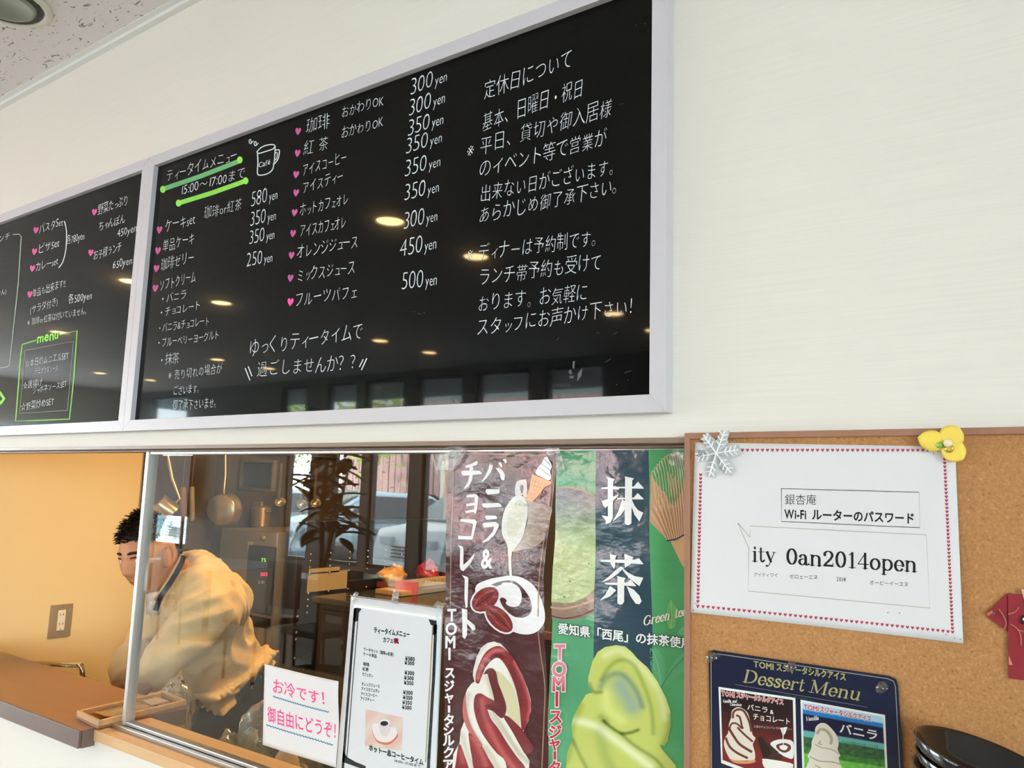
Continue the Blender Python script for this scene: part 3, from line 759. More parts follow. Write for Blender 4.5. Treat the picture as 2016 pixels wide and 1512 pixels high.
for q in ([(c0.x, c0.z-w), (c0.x+w, c0.z-w), (c0.x+w, cz0+w), (c0.x, cz0+w)], ):
    pass
def cstrip(pts):
    bm = bmesh.new(); f = [bm.verts.new((p[0], CF, p[1])) for p in pts]; b = [bm.verts.new((p[0], -.0003, p[1])) for p in pts]
    bm.faces.new(f); bm.faces.new(b[::-1])
    for i in range(4): bm.faces.new((f[i], b[i], b[(i+1) % 4], f[(i+1) % 4]))
    bmesh.ops.bevel(bm, geom=bm.edges[:], offset=.0006, segments=1, affect='EDGES'); bmesh.ops.recalc_face_normals(bm, faces=bm.faces)
    obj('frame_strip', bm, M_CFR, t)
X0, X1, Z0, Z1 = c0.x, cx1, cz0, c0.z
cstrip([(X0, Z0), (X0+w, Z0+w), (X0+w, Z1-w), (X0, Z1)]); cstrip([(X0, Z1), (X0+w, Z1-w), (X1-w, Z1-w), (X1, Z1)])
cstrip([(X1-w, Z0+w), (X1, Z0), (X1, Z1), (X1-w, Z1-w)]); cstrip([(X0, Z0), (X1, Z0), (X1-w, Z0+w), (X0+w, Z0+w)])

# ------------------------------------------------------------------ password sheet pinned on the cork
PY = -.0115
def sheet_curl(px, py):
    w = at_y(px, py, PY)
    u = (px-1368)/512; v = (py-875)/345
    w.y -= .006*max(0, u-.6)**2*(.3+v) + .004*max(0, .25-u)*max(0, v-.6) + .0012*math.sin(u*5+v*2)
    return w
M_INK = mat('printed_paper', attr=True, rough=.55, spec=.3)
M_PAPER = mat('white_paper', attr=True, rough=.6, spec=.25)
t = thing('password_notice', 'white A4 sheet with wireless password and red heart border pinned to the cork', 'notice', at_y(1630, 1060, PY))
P = Print(sheet_curl, .0002); P.grid((1368, 871), (1880, 879), (1897, 1266), (1360, 1205), 30, 20, (228, 225, 226)); o = P.build('sheet', M_PAPER, t)
md = o.modifiers.new('s', 'SOLIDIFY'); md.thickness = .0003; md.offset = -1
P = Print(sheet_curl, .0002)
RED = (176, 62, 84)
def hearts(x0, y0, x1, y1, n):
    for i in range(n+1): P.heart(x0+(x1-x0)*i/n, y0+(y1-y0)*i/n, 6.2, 6.6, RED, 1)
hearts(1433, 886.5, 1846, 886.5, 42); hearts(1859, 897, 1876, 1244, 47); hearts(1375, 1193, 1867, 1243, 49); hearts(1380, 935, 1375, 1184, 33)
P.build('heart_border', M_INK, t)
BK = (26, 26, 28)
P = Print(sheet_curl, .0002)
P.stroke([(1539, 962), (1809, 969), (1811, 1039), (1539, 1026.5), (1539, 961.4)], 1.3, (60, 60, 62), 1)
P.text('銀杏庵', 1545, 993, 1608, 993.5, 20, BK, 1, -.006)
P.text('Wi-Fi ', 1545, 1020, 1596, 1022, 17, BK, 1, .03, latin=True); P.text('ルーターのパスワード', 1598, 1023, 1801, 1031, 21, BK, 1, .028)
P.stroke([(1477, 1057), (1453, 1029), (1475, 1080), (1473, 1163.5), (1831, 1197), (1823.5, 1053), (1477, 1035.5), (1477, 1057)], 1.2, (176, 164, 146), 1)
serif(P, 'ity', 1481, 1105, 1528, 1107, 30, BK, 1, 0, 1.25); serif(P, '0an2014open', 1547, 1110, 1806, 1126, 31, BK, 1, 0, 1.25)
P.text('アイティワイ', 1484, 1135, 1532, 1136, 8, BK); P.text('ゼロェーエヌ', 1554, 1139, 1610, 1141, 9, BK); P.text('2014', 1646, 1144, 1665, 1145, 8, BK, latin=True)
P.text('オーピーイーエヌ', 1711, 1151, 1789, 1155, 9, BK)
for x, y in [(1374, 1196), (1371, 1188), (1366, 1201), (1748, 1206), (1771, 1207), (1880, 1256), (1891, 1258), (1863, 1249), (1837, 893)]: P.dot(x, y, 1.1, 1.1, (110, 60, 66), 1, 8)
P.build('notice_text', M_INK, t)

# snowflake ornament (clear plastic) and yellow paper flower, both pinned through the sheet's corners
M_CLEAR = glass_mat('clear_plastic', (.93, .94, .94), 4.0, .16, .62, (260, 1.0))
c = at_y(1413, 893, PY-.004)
t = thing('snowflake_ornament', 'clear plastic snowflake pinned over the top left corner of the sheet', 'ornament', c)
S = (at_y(1413, 893, PY-.004)-at_y(1413, 943, PY-.004)).length
bm = bmesh.new(); prof = []
for k in range(60):
    a = 2*PI*k/60+.15; f = abs(math.cos(3*a-.45)); r = S*(.46+.54*f**1.1)*(1+.09*math.cos(18*a))
    prof.append((c.x+r*math.cos(a)*.93, c.z+r*math.sin(a)))
cv = bm.verts.new((c.x, PY-.0068, c.z)); ring = [bm.verts.new((x, PY-.0035-.0012*math.sin(i*1.9), z)) for i, (x, z) in enumerate(prof)]
for i in range(60): bm.faces.new((cv, ring[i], ring[(i+1) % 60]))
bmesh.ops.subdivide_edges(bm, edges=bm.edges[:], cuts=2)
for v in bm.verts: v.co.y += .0014*noise.noise(v.co*160)
bmesh.ops.recalc_face_normals(bm, faces=bm.faces); bmesh.ops.solidify(bm, geom=bm.faces[:], thickness=.0009)
obj('flake', bm, M_CLEAR, t)
for k in range(6):
    a = 2*PI*k/6+.15; bm = bmesh.new(); d = Vector((math.cos(a)*.93, 0, math.sin(a)))
    tube(bm, [c+Vector((0, -.005, 0)), c+d*S*.96+Vector((0, -.003, 0))], .0009, 6)
    for q in (.35, .55, .75):
        for sg in (-1, 1):
            e = Vector((math.cos(a+sg*1.0), 0, math.sin(a+sg*1.0))); tube(bm, [c+d*S*q+Vector((0, -.004, 0)), c+d*S*q+e*S*.22+Vector((0, -.004, 0))], .0007, 6)
    obj('rib', bm, mat('frosted_rib', (250, 251, 252), .3, coat=.5), t)
bm = bmesh.new(); pc = at_y(1382, 893, PY-.004); lathe(bm, [(0, -.001), (.0042, -.001), (.0048, .002), (.003, .004), (.003, .008), (.0045, .010), (0, .0115)], axis_mtx(pc, (0, -1, 0)), 16)
M_PIN = glass_mat('clear_pin', (.86, .87, .88), 3.0, .03)
t = thing('push_pin', 'clear push pin at the left tip of the plastic snowflake', 'push pin', pc); obj('pin_head', bm, M_PIN, t, True)

c = at_y(1862, 874, PY-.004)
t = thing('paper_flower', 'yellow paper flower with pearl centre pinned over the top right corner of the sheet', 'ornament', c)
M_YEL = mat('yellow_paper', (246, 216, 92), .5, bump=(400, .2))
def petal(ax, ay, wd, ln):
    """ax, ay: the petal's tip in photo pixels"""
    tip = at_y(ax, ay, PY-.004); d = tip-c; s = Vector((-d.z, 0, d.x)).normalized()*wd; bm = bmesh.new(); rows = []
    for i in range(9):
        u = i/8; hw = math.sin(PI*min(1, u*.82+.12))**.7 if u < 1 else .12
        rows.append([bm.verts.new(c+d*u+s*hw*k/3+Vector((0, -.0045+.0022*(k/3)**2-.002*u*u-.001, 0))) for k in range(-3, 4)])
    for a, b in zip(rows, rows[1:]):
        for k in range(6): bm.faces.new((a[k], a[k+1], b[k+1], b[k]))
    bmesh.ops.recalc_face_normals(bm, faces=bm.faces); bmesh.ops.solidify(bm, geom=bm.faces[:], thickness=.0005)
    obj('petal', bm, M_YEL, t, True)
petal(1809, 862, .0115, 1); petal(1889, 842, .0125, 1); petal(1898, 905, .012, 1)
bm = bmesh.new(); lathe(bm, [(0, .0045), (.0028, .0035), (.004, .001), (0, -.0005)], axis_mtx(at_y(1851, 876.5, PY-.008), (0, -1, 0)), 8); obj('bead', bm, mat('green_bead', (122, 186, 66), .2, coat=1), t, True)
bm = bmesh.new(); bmesh.ops.create_uvsphere(bm, u_segments=18, v_segments=12, radius=.0046, matrix=Matrix.Translation(at_y(1866, 872, PY-.013))); obj('pearl', bm, mat('pearl', (240, 226, 190), .12, coat=1), t, True)
bm = bmesh.new(); lathe(bm, [(.0042, 0), (.0045, .0015), (.003, .002)], axis_mtx(at_y(1869, 883, PY-.009), (0, -1, 0)), 16); obj('pearl_cap', bm, mat('gold_plate', (226, 190, 96), .2, metal=1), t, True)

# ------------------------------------------------------------------ laminated dessert menu
DY = -.0125
DM = lambda x, y: at_y(x, y, DY)
M_LAM = mat('laminated_print', attr=True, rough=.16, spec=.5, coat=.7, bump=(9, .12, (1, 1, 1), .004))
t = thing('dessert_menu', 'dark blue laminated dessert menu with gold lettering and soft ice photos pinned to the cork', 'menu', DM(1580, 1400))
NAVY = (24, 30, 58)
bl = (1406, 1760); br = (1792, 1852)
body = [(1395, 1290), (1397, 1283), (1404, 1280), (1750, 1331), (1764, 1338), (1768, 1350), (1782, 1560), br, bl, (1400, 1500)]
bm = bmesh.new(); f = [bm.verts.new(DM(*p)) for p in body]; bm.faces.new(f); bmesh.ops.recalc_face_normals(bm, faces=bm.faces)
r_ = bmesh.ops.extrude_face_region(bm, geom=bm.faces[:]); bmesh.ops.translate(bm, verts=[v for v in r_['geom'] if isinstance(v, bmesh.types.BMVert)], vec=(0, .0018, 0)); bmesh.ops.recalc_face_normals(bm, faces=bm.faces)
obj('card', bm, mat('navy_card', NAVY, .2, coat=.6), t)
P = Print(DM, .00016); P.poly(body, NAVY, 1)
GOLD = (170, 160, 108)
P.stroke([(1402, 1600), (1401, 1500), (1400, 1292), (1404, 1287), (1412, 1287), (1748, 1336), (1759, 1341), (1763, 1352), (1772, 1520), (1778, 1640)], 1.6, (150, 148, 132), 2)
P.text('TOMI', 1484, 1313, 1524, 1319, 12, GOLD, 2, .025, latin=True); P.text('スジャータシルクアイス', 1528, 1320, 1666, 1340, 15, GOLD, 2, .035)
serif(P, 'Dessert', 1461, 1342, 1582, 1361, 25, GOLD, 2, .22, 1.25); serif(P, 'Menu', 1590, 1362, 1693, 1379, 25, GOLD, 2, .22, 1.25)
P.stroke([(1448, 1347.5), (1707, 1392)], .9, (120, 120, 110), 2)
P.text('ソフトクリームメニュー', 1543, 1372, 1604, 1382, 6, (96, 98, 84), 2, .01)
P.build('menu_print', M_LAM, t)
WH = (236, 234, 230)
# left photo card
P = Print(DM, .00016)
P.poly([(1414.7, 1352), (1566, 1374), (1570, 1560), (1420, 1502)], WH, 2)
mar = lambda x, y: tuple(a+(b-a)*min(1, max(0, (y-1380-(x-1420)*.13)/90)) for a, b in zip((36, 26, 26), (124, 40, 40)))
P.poly([(1419, 1357.5), (1561, 1378), (1565, 1550), (1423, 1496)], mar, 3, 9)
P.text('TOMI', 1421, 1369, 1448, 1373, 9, WH, 4, .08, latin=True); P.text('スジャータシルクアイス', 1450, 1373, 1543, 1387.5, 11, WH, 4, .09)
P.text('TOMI', 1421, 1369, 1448, 1373, 9, (206, 50, 66), 5, .02, latin=True); P.text('スジャータシルクアイス', 1450, 1373, 1543, 1387.5, 11, (206, 50, 66), 5, .025)
serif(P, 'Vanilla and', 1423, 1383, 1451, 1383, 6, WH, 4, .2, 1.2); serif(P, 'Chocolate', 1437, 1389, 1460, 1390, 5.5, WH, 4, .2, 1.2)
P.text('バニラ', 1471, 1397, 1513, 1404, 12, WH, 4, .008); P.text('&', 1516, 1405, 1524, 1406, 8, WH, 4, .01, latin=True); P.text('チョコレート', 1482, 1416, 1557, 1427, 13, WH, 4, .008)
P.text('人気のチョコとバニラのハーモニー', 1484, 1432, 1560, 1438, 5, (206, 196, 190), 4)
sx = lambda X, Y: (1390+X/4.917, 1270+Y/4.917)
CR_, BR_ = (226, 212, 198), (104, 58, 48)
P.poly([sx(*p) for p in [(245, 700), (250, 640), (290, 605), (340, 605), (400, 650), (430, 740), (450, 860), (480, 900), (455, 960), (475, 1040), (470, 1110), (400, 1115), (260, 1110), (210, 1060), (175, 960), (190, 890), (215, 850), (225, 760)]], CR_, 4, 8, 4)
for st, w in (([(262, 700), (268, 650), (310, 622), (370, 640), (420, 740), (440, 830)], 4.4), ([(225, 820), (250, 760), (300, 760), (345, 800), (360, 800)], 3.6), ([(222, 800), (270, 880), (330, 960), (440, 1030)], 5), ([(195, 900), (230, 980), (300, 1040), (400, 1090)], 4.6), ([(300, 680), (330, 700), (350, 790)], 4), ([(310, 800), (380, 870), (450, 930)], 4)):
    P.stroke([sx(*p) for p in st], w, BR_, 5, 5)
P.poly([sx(*p) for p in [(210, 1075), (260, 1110), (400, 1118), (478, 1110), (470, 1135), (380, 1148), (270, 1135)]], (206, 140, 96), 6, 0, 3)
P.poly([sx(*p) for p in [(500, 905), (525, 885), (620, 960), (745, 1070), (735, 1110), (560, 1108)]], (66, 44, 38), 4)
P.poly([sx(*p) for p in [(500, 905), (525, 885), (545, 890), (640, 1040), (560, 1108)]], (46, 30, 28), 5)
P.poly([sx(*p) for p in [(625, 950), (680, 918), (760, 910), (845, 940), (845, 1090), (780, 1085), (700, 1040), (650, 990)]], WH, 4, 0, 4)
P.poly([sx(*p) for p in [(680, 970), (750, 945), (815, 965), (820, 1010), (770, 1040), (710, 1020)]], BR_, 5, 0, 4)
P.poly([sx(*p) for p in [(715, 975), (760, 965), (795, 985), (770, 1015), (725, 1005)]], WH, 6, 0, 4)
P.stroke([sx(*p) for p in [(745, 800), (748, 870), (750, 960)]], 1.6, WH, 6); P.poly([sx(*p) for p in [(720, 800), (790, 790), (770, 850), (748, 880)]], WH, 6)
P.poly([sx(*p) for p in [(550, 1120), (570, 1098), (820, 1140), (845, 1180), (835, 1240), (600, 1200), (552, 1150)]], (240, 236, 226), 6, 0, 3)
P.build('photo_card', M_LAM, t)
# right photo card
P = Print(DM, .00016)
P.poly([(1576, 1377.5), (1742.5, 1407.5), (1752, 1620), (1582, 1600)], WH, 2)
def land(x, y):
    v = y-1383-(x-1580)*.175
    if v < 12: return (176, 214, 236)
    if v < 22: return (40, 120, 190)
    if v < 54: return (30, 28, 60)
    if v < 65: return (104, 176, 168)
    n = noise.noise(Vector((x*.11, y*.16, 1)))
    if v < 88: return (52+30*n, 92+40*n, 56+20*n)
    if v < 100: return (60+40*n, 120+40*n, 52)
    return (106+30*n, 178+26*n, 72)
P.grid((1580, 1382), (1738, 1411), (1748, 1612), (1586, 1592), 52, 70, land, 3)
P.text('TOMI', 1583, 1396, 1612, 1401, 10, WH, 4, .08, latin=True); P.text('スジャータシルクアイス', 1614, 1401.5, 1716, 1421, 12, WH, 4, .09)
P.text('TOMI', 1583, 1396, 1612, 1401, 10, (206, 50, 66), 5, .02, latin=True); P.text('スジャータシルクアイス', 1614, 1401.5, 1716, 1421, 12, (206, 50, 66), 5, .025)
serif(P, 'Vanilla', 1586, 1419, 1612, 1417, 8, WH, 4, .2, 1.2)
P.text('バニラ', 1652, 1442, 1730, 1458, 20, WH, 4, .018); P.text('ミルクの風味ゆたかなソフトです', 1657, 1464, 1730, 1475, 8, (30, 60, 60), 4)
P.poly([sx(*p) for p in [(1055, 860), (1060, 800), (1100, 758), (1150, 755), (1200, 790), (1265, 870), (1285, 950), (1275, 1010), (1300, 1065), (1285, 1090), (1300, 1150), (1350, 1240), (1360, 1340), (980, 1340), (960, 1220), (1000, 1110), (985, 1070), (1020, 1000), (1025, 930)]], (222, 214, 200), 4, 10, 4)
for st, w in (([(1080, 850), (1110, 815), (1170, 830), (1215, 900), (1210, 950)], 6), ([(1060, 960), (1120, 990), (1220, 1010), (1290, 1050)], 2.2), ([(1010, 1080), (1100, 1120), (1220, 1130), (1300, 1150)], 2.6), ([(1110, 930), (1090, 950), (1120, 960)], 2.5), ([(1060, 1160), (1160, 1210), (1330, 1260)], 2.6)):
    P.stroke([sx(*p) for p in st], w, (176, 162, 138), 5, 5)
P.build('photo_card', M_LAM, t)
for n_, (x, y, lb) in enumerate([(1406, 1291, 'clear push pin in the top left corner of the dark blue dessert menu'), (1561, 1309, 'clear push pin at the middle of the top edge of the dark blue dessert menu'), (1739, 1350, 'clear push pin in the top right corner of the dark blue dessert menu')]):
    pc = DM(x, y); tt = thing('push_pin', lb, 'push pin', pc); bm = bmesh.new()
    lathe(bm, [(0, .0005), (.0052, .0008), (.0056, .002), (.0032, .0035), (.0028, .008), (.0048, .010), (.0046, .0125), (0, .013)], axis_mtx(pc, (-.1, -1, -.15)), 20)
    obj('pin_head', bm, M_PIN, tt, True)
    bm = bmesh.new(); tube(bm, [pc+Vector((0, -.001, 0)), pc+Vector((0, .0005, 0))], .0006, 6); obj('needle', bm, M_STEEL, tt)

# ------------------------------------------------------------------ red folded kimono ornament
KP = lambda x, y, d=0: at_y(x, y, -.0115-d)
t = thing('kimono_ornament', 'small red folded cloth kimono pinned at the right edge of the cork', 'ornament', KP(1984, 1240))
M_RED = mat('red_cloth', (142, 34, 44), .85, bump=(900, .5, (1, 1, 1), .0006), sheen=.3)
def cloth(name, pts, d, m=M_RED):
    bm = bmesh.new(); f = [bm.verts.new(KP(x, y, d)) for x, y in pts]; bm.faces.new(f); bmesh.ops.recalc_face_normals(bm, faces=bm.faces)
    r_ = bmesh.ops.extrude_face_region(bm, geom=bm.faces[:]); bmesh.ops.translate(bm, verts=[v for v in r_['geom'] if isinstance(v, bmesh.types.BMVert)], vec=(0, .0016, 0)); bmesh.ops.recalc_face_normals(bm, faces=bm.faces)
    bmesh.ops.bevel(bm, geom=bm.edges[:], offset=.0004, segments=1, affect='EDGES')
    return obj(name, bm, m, t)
cloth('body_fold', [(1984, 1168), (2066, 1176), (2070, 1346), (1986, 1336)], .0018)
cloth('sleeve', [(1983, 1168), (1943, 1205), (1943, 1213), (1984, 1245)], .0006)
cloth('sleeve', [(2067, 1176), (2110, 1218), (2110, 1228), (2068, 1262)], .0006)
cloth('collar', [(2010, 1160), (2026, 1215), (2042, 1162), (2034, 1160), (2026, 1184), (2018, 1160)], .0036, mat('pale_collar', (214, 170, 160), .8))
P = Print(lambda x, y: KP(x, y, .0036), .0002); PK = (176, 104, 90)
for st in ([(1967, 1200), (1976, 1213), (1981, 1228), (1976, 1240)], [(1985, 1209), (1998, 1205), (2006, 1196)], [(1990, 1229), (2003, 1238), (2010, 1253), (2010, 1270)], [(2004, 1240), (2018, 1244)], [(2030, 1290), (2044, 1280), (2058, 1284)]): P.stroke(st, 2.4, PK, 1, 4)
P.poly([(1986, 1289), (1989, 1297), (1994, 1309), (1986, 1309)], (222, 120, 110), 1); P.poly([(1943, 1207), (1953, 1201), (1955, 1206), (1945, 1213)], (222, 110, 92), 1)
P.dot(2013, 1220, 4, 9, (48, 24, 30), 1); P.dot(2015, 1219, 1.6, 3, WH, 2)
P.build('woven_pattern', M_INK, t)
pc = KP(1956, 1206, .002); tt = thing('push_pin', 'tiny clear pin through the left sleeve of the red kimono', 'push pin', pc); bm = bmesh.new(); lathe(bm, [(0, 0), (.0022, .0003), (.0022, .004), (0, .005)], axis_mtx(pc, (0, -1, 0)), 12); obj('pin_head', bm, M_PIN, tt, True)

# ------------------------------------------------------------------ stacked black bowls in front of the cork
M_BOWL = mat('black_lacquer', (20, 18, 16), .12, spec=.6, coat=.4)
bc = at_d(1936, 1490, .76)
TILT = Matrix.Translation(bc) @ Matrix.Rotation(.24, 4, 'Y')
def bowl(z, r, lb, gx=0.0):
    t = thing('black_bowl', lb, 'bowl', (bc.x+gx, bc.y, z-.036), 'stacked black bowls')
    bm = bmesh.new(); lathe(bm, [(0, -.032), (r*.6, -.032), (r*.63, -.033), (r*.65, -.030), (r*.86, -.016), (r, 0), (r*.985, .0012), (r*.95, -.001), (r*.80, -.017), (r*.62, -.028), (0, -.028)], TILT @ Matrix.Translation((gx, 0, z-bc.z)), 64); obj('bowl', bm, M_BOWL, t, True)
    return t
b0 = bowl(bc.z, .060, 'uppermost flared black lacquer bowl of the stack in the lower right corner')
for k in range(1, 3): bowl(bc.z-.013*k, .0565, ['', 'second black bowl from the top of the stack in the lower right corner', 'third black bowl from the top, just above the frame edge', 'fourth black bowl down, hidden below the frame'][k], .0)
# ------------------------------------------------------------------ ice cream banners taped to the pane
BY = .033
def wav(px, py, k, a):
    w = at_y(px, py, BY)
    w.y += a*(.55*math.sin(w.x*31+k)+.45*math.sin(w.z*34+w.x*23+2*k)+.35*noise.noise(Vector((w.x*22, k, w.z*17)))*1.6)
    return w
S1 = lambda x, y: wav(x, y, 0.6, .0022)
S2 = lambda x, y: wav(x, y, 2.4, .0020)
M_BAN = mat('glossy_vinyl_print', attr=True, rough=.2, spec=.5, coat=.5, bump=(11, .3, (1, 1, 1.5), .014))
SB = 7
def ban_sheet(P, left, right, col):
    """left/right: the banner's side edges from top to bottom"""
    def at(e, y):
        for (x0, y0), (x1, y1) in zip(e, e[1:]):
            if y <= y1: return x0+(x1-x0)*(y-y0)/(y1-y0)
        return e[-1][0]
    y0, y1 = left[0][1], left[-1][1]; n = int((y1-y0)/7); m = 34; pts = []
    for j in range(n+1):
        y = y0+(y1-y0)*j/n
        for i in range(m+1): a, b = at(left, y), at(right, y); pts.append((a+(b-a)*i/m, y+(i/m)*(right[0][1]-y0)))
    P.add(pts, [(j*(m+1)+i, j*(m+1)+i+1, (j+1)*(m+1)+i+1, (j+1)*(m+1)+i) for j in range(n) for i in range(m)], col, 0)
t = thing('ice_cream_banner', 'dark brown vanilla and chocolate soft ice banner taped inside the hatch', 'banner', at_y(980, 1200, BY))
BR, GD, WHT = (74, 34, 36), (150, 122, 92), (240, 236, 236)
P = Print(S1, .00028); ban_sheet(P, [(884, 889), (880, 1010), (875, 1300), (874, 1600)], [(1096, 888), (1090, 960), (1076, 1080), (1071, 1130), (1073, 1240), (1079, 1380), (1081, 1600)], BR)
P.build('vinyl', M_BAN, t)
P = Print(S1, .0003)
q1 = lambda X, Y: (880+X/5.04, 880+Y/5.04); q7 = lambda X, Y: (860+X/2.32, 860+Y/2.32); q2 = lambda X, Y: (870+X/5.559, 1240+Y/5.559)
def S(st, w, col, ly=1, q=lambda x, y: (x, y), sm=5, w1=None): P.stroke([q(*p) for p in st], w, col, ly, sm, None, w1)
def G(pts, col, ly=1, q=q1, sub=SB, sm=4): P.poly([q(*p) for p in pts], col, ly, sub, sm)
S([(886, 1192), (890, 1050), (893, 920), (896, 905), (905, 895), (960, 893.5), (1062, 896), (1092, 893)], 2, GD)
S([(1090, 905), (1084, 975), (1070, 1075), (1062, 1140), (1061, 1230), (1066, 1290), (1073, 1350), (1071, 1420), (1068, 1520)], 2.4, GD, 1)
S([(1094, 920), (1088, 990), (1074, 1090), (1068, 1150)], 1, GD, 1)
def soft(base, q, strokes):
    """airbrushed print: each stroke adds its tint around a line"""
    ss = []
    for pl, sg, d in strokes:
        pts = cr([q(*p) for p in pl], 3); ss.append((pts, sg, d, min(p[0] for p in pts)-3*sg, max(p[0] for p in pts)+3*sg))
    def f(x, y):
        c = list(base)
        for pts, sg, d, xa, xb in ss:
            if not xa < x < xb: continue
            m = 1e9
            for (ax, ay), (bx, by) in zip(pts, pts[1:]):
                dx, dy = bx-ax, by-ay; tt = max(0, min(1, ((x-ax)*dx+(y-ay)*dy)/(dx*dx+dy*dy+1e-9))); m = min(m, (x-ax-tt*dx)**2+(y-ay-tt*dy)**2)
            k = math.exp(-m/(sg*sg)); c = [v+k*e for v, e in zip(c, d)]
        return tuple(min(255, max(0, v)) for v in c)
    return f
# jug, milk
G([(760, 500), (880, 545), (1040, 600), (1025, 720), (990, 850), (955, 930), (860, 1000), (740, 1020), (650, 1040), (700, 980), (770, 840), (805, 700)], lambda x, y: (196-(x-1020)*.9, 178-(x-1020)*1.0, 166-(x-1020)*1.0) if x > 1020 else (196, 178, 166))
G([(735, 330), (700, 345), (680, 400), (682, 470), (700, 490), (740, 488), (760, 470), (770, 500), (800, 500), (800, 340), (770, 325)], (222, 212, 206), 1)
G([(740, 385), (735, 420), (745, 460), (760, 455), (770, 400), (755, 375)], (80, 44, 42), 2)
G([(760, 490), (680, 490), (610, 560), (560, 660), (540, 780), (545, 870), (580, 940), (600, 1000), (606, 1080), (640, 1080), (645, 1040), (690, 990), (750, 890), (790, 760), (806, 650), (800, 560)], (236, 230, 222), 2)
G([(745, 520), (690, 540), (640, 600), (600, 700), (590, 820), (620, 900), (680, 870), (740, 780), (775, 680), (780, 580)], (222, 216, 196), 3)
S([(622, 1060), (628, 1180), (640, 1300), (648, 1420), (654, 1560)], 6.5, (238, 234, 228), 2, q1, 5, 2.2)
# white plate swirl and beans
G([(175, 690), (225, 655), (290, 640), (345, 634), (395, 645), (445, 680), (478, 740), (495, 800), (493, 850), (460, 890), (410, 902), (350, 890), (290, 860), (200, 790)], WHT, 1, q7)
G([(225, 700), (260, 670), (330, 655), (372, 668), (415, 715), (436, 765), (432, 805), (400, 825), (360, 822), (325, 800), (300, 770), (290, 740), (310, 735), (335, 760), (365, 768), (388, 745), (380, 700), (330, 672), (280, 680)], (72, 32, 34), 2, q7)
G([(300, 668), (345, 668), (380, 690), (392, 735), (378, 770), (345, 775), (318, 760), (330, 735), (318, 700)], WHT, 3, q7)
for cx_, cy_, rx_, ry_, an in ((222, 742, 72, 48, -.65), (286, 832, 78, 44, .75)):
    for gr, cc, ly in ((8, WHT, 3), (0, (122, 42, 40), 4)):
        G([(cx_+(rx_+gr)*math.cos(a)*math.cos(an)-(ry_+gr)*math.sin(a)*math.sin(an), cy_+(rx_+gr)*math.cos(a)*math.sin(an)+(ry_+gr)*math.sin(a)*math.cos(an)) for a in [2*PI*k/18 for k in range(18)]], cc, ly, q7, SB, 0)
    for o_, cc in ((-.45, (160, 66, 60)), (0, (84, 24, 28)), (.42, (150, 58, 54))):
        S([(cx_+rx_*.85*s_*math.cos(an)-ry_*o_*(1-s_*s_)**.5*math.sin(an), cy_+rx_*.85*s_*math.sin(an)+ry_*o_*(1-s_*s_)**.5*math.cos(an)) for s_ in (-.95, -.5, 0, .5, .95)], 3.2 if o_ else 2.2, cc, 5, q7)
# brush lettering
for g_ in [
 [(425, 170), (462, 185), (440, 250), (395, 310), (345, 352), (343, 340), (385, 280), (415, 215)], [(485, 212), (520, 205), (560, 240), (580, 280), (575, 325), (555, 335), (540, 320), (530, 270), (505, 235)],
 [(510, 158), (538, 150), (556, 190), (542, 202)], [(552, 122), (590, 118), (600, 150), (585, 166)],
 [(378, 440), (388, 418), (500, 420), (520, 415), (525, 445), (515, 460), (400, 472)], [(338, 580), (345, 560), (510, 555), (540, 575), (540, 595), (360, 602)],
 [(368, 695), (380, 680), (480, 682), (495, 700), (490, 715), (385, 722)], [(345, 765), (360, 752), (480, 743), (512, 768), (505, 800), (470, 870), (410, 930), (352, 953), (350, 943), (400, 900), (450, 840), (462, 790), (360, 800)],
 [(180, 190), (250, 165), (290, 138), (312, 150), (300, 175), (240, 200), (185, 208)], [(143, 260), (150, 235), (320, 235), (348, 255), (345, 270), (160, 285)], [(225, 200), (260, 196), (258, 260), (250, 320), (215, 390), (170, 418), (165, 410), (205, 350), (222, 280)],
 [(185, 500), (195, 475), (285, 468), (306, 490), (290, 630), (280, 660), (265, 658), (262, 645), (185, 655), (178, 635), (263, 620), (268, 578), (190, 588), (185, 565), (269, 552), (270, 500)],
 [(130, 735), (140, 715), (270, 720), (292, 740), (280, 790), (260, 900), (250, 920), (120, 915), (115, 880), (240, 885), (255, 760)],
 [(118, 975), (160, 985), (170, 1010), (165, 1170), (210, 1130), (270, 1060), (278, 1065), (240, 1150), (165, 1232), (140, 1220), (130, 1190), (138, 1010)],
 [(150, 1272), (205, 1290), (212, 1310), (204, 1470), (198, 1590), (180, 1600), (170, 1500), (176, 1310)]]: G(g_, WHT, 2, q1, 9, 0)
for g_ in [[(112, 784), (136, 790), (136, 906), (128, 924), (117, 915)], [(135, 832), (170, 862), (173, 880), (160, 886), (135, 852)]]: G(g_, WHT, 2, q7, 9, 0)
P.text('&', 947, 1118, 972, 1118, 37, WHT, 2, .025, latin=True)
P.vtext('TOMI', [(889.5, 1211), (889, 1238), (888, 1264), (886.5, 1287)], 33, 27, WHT, 2, .03)
P.vtext('スジャ｜タシルクアイ', [(887, 1325), (885.5, 1350), (884.5, 1375), (884, 1396), (883.5, 1417), (883, 1437), (883, 1458), (883, 1481), (883, 1506), (883, 1530)], 25, 22, WHT, 2, .035)
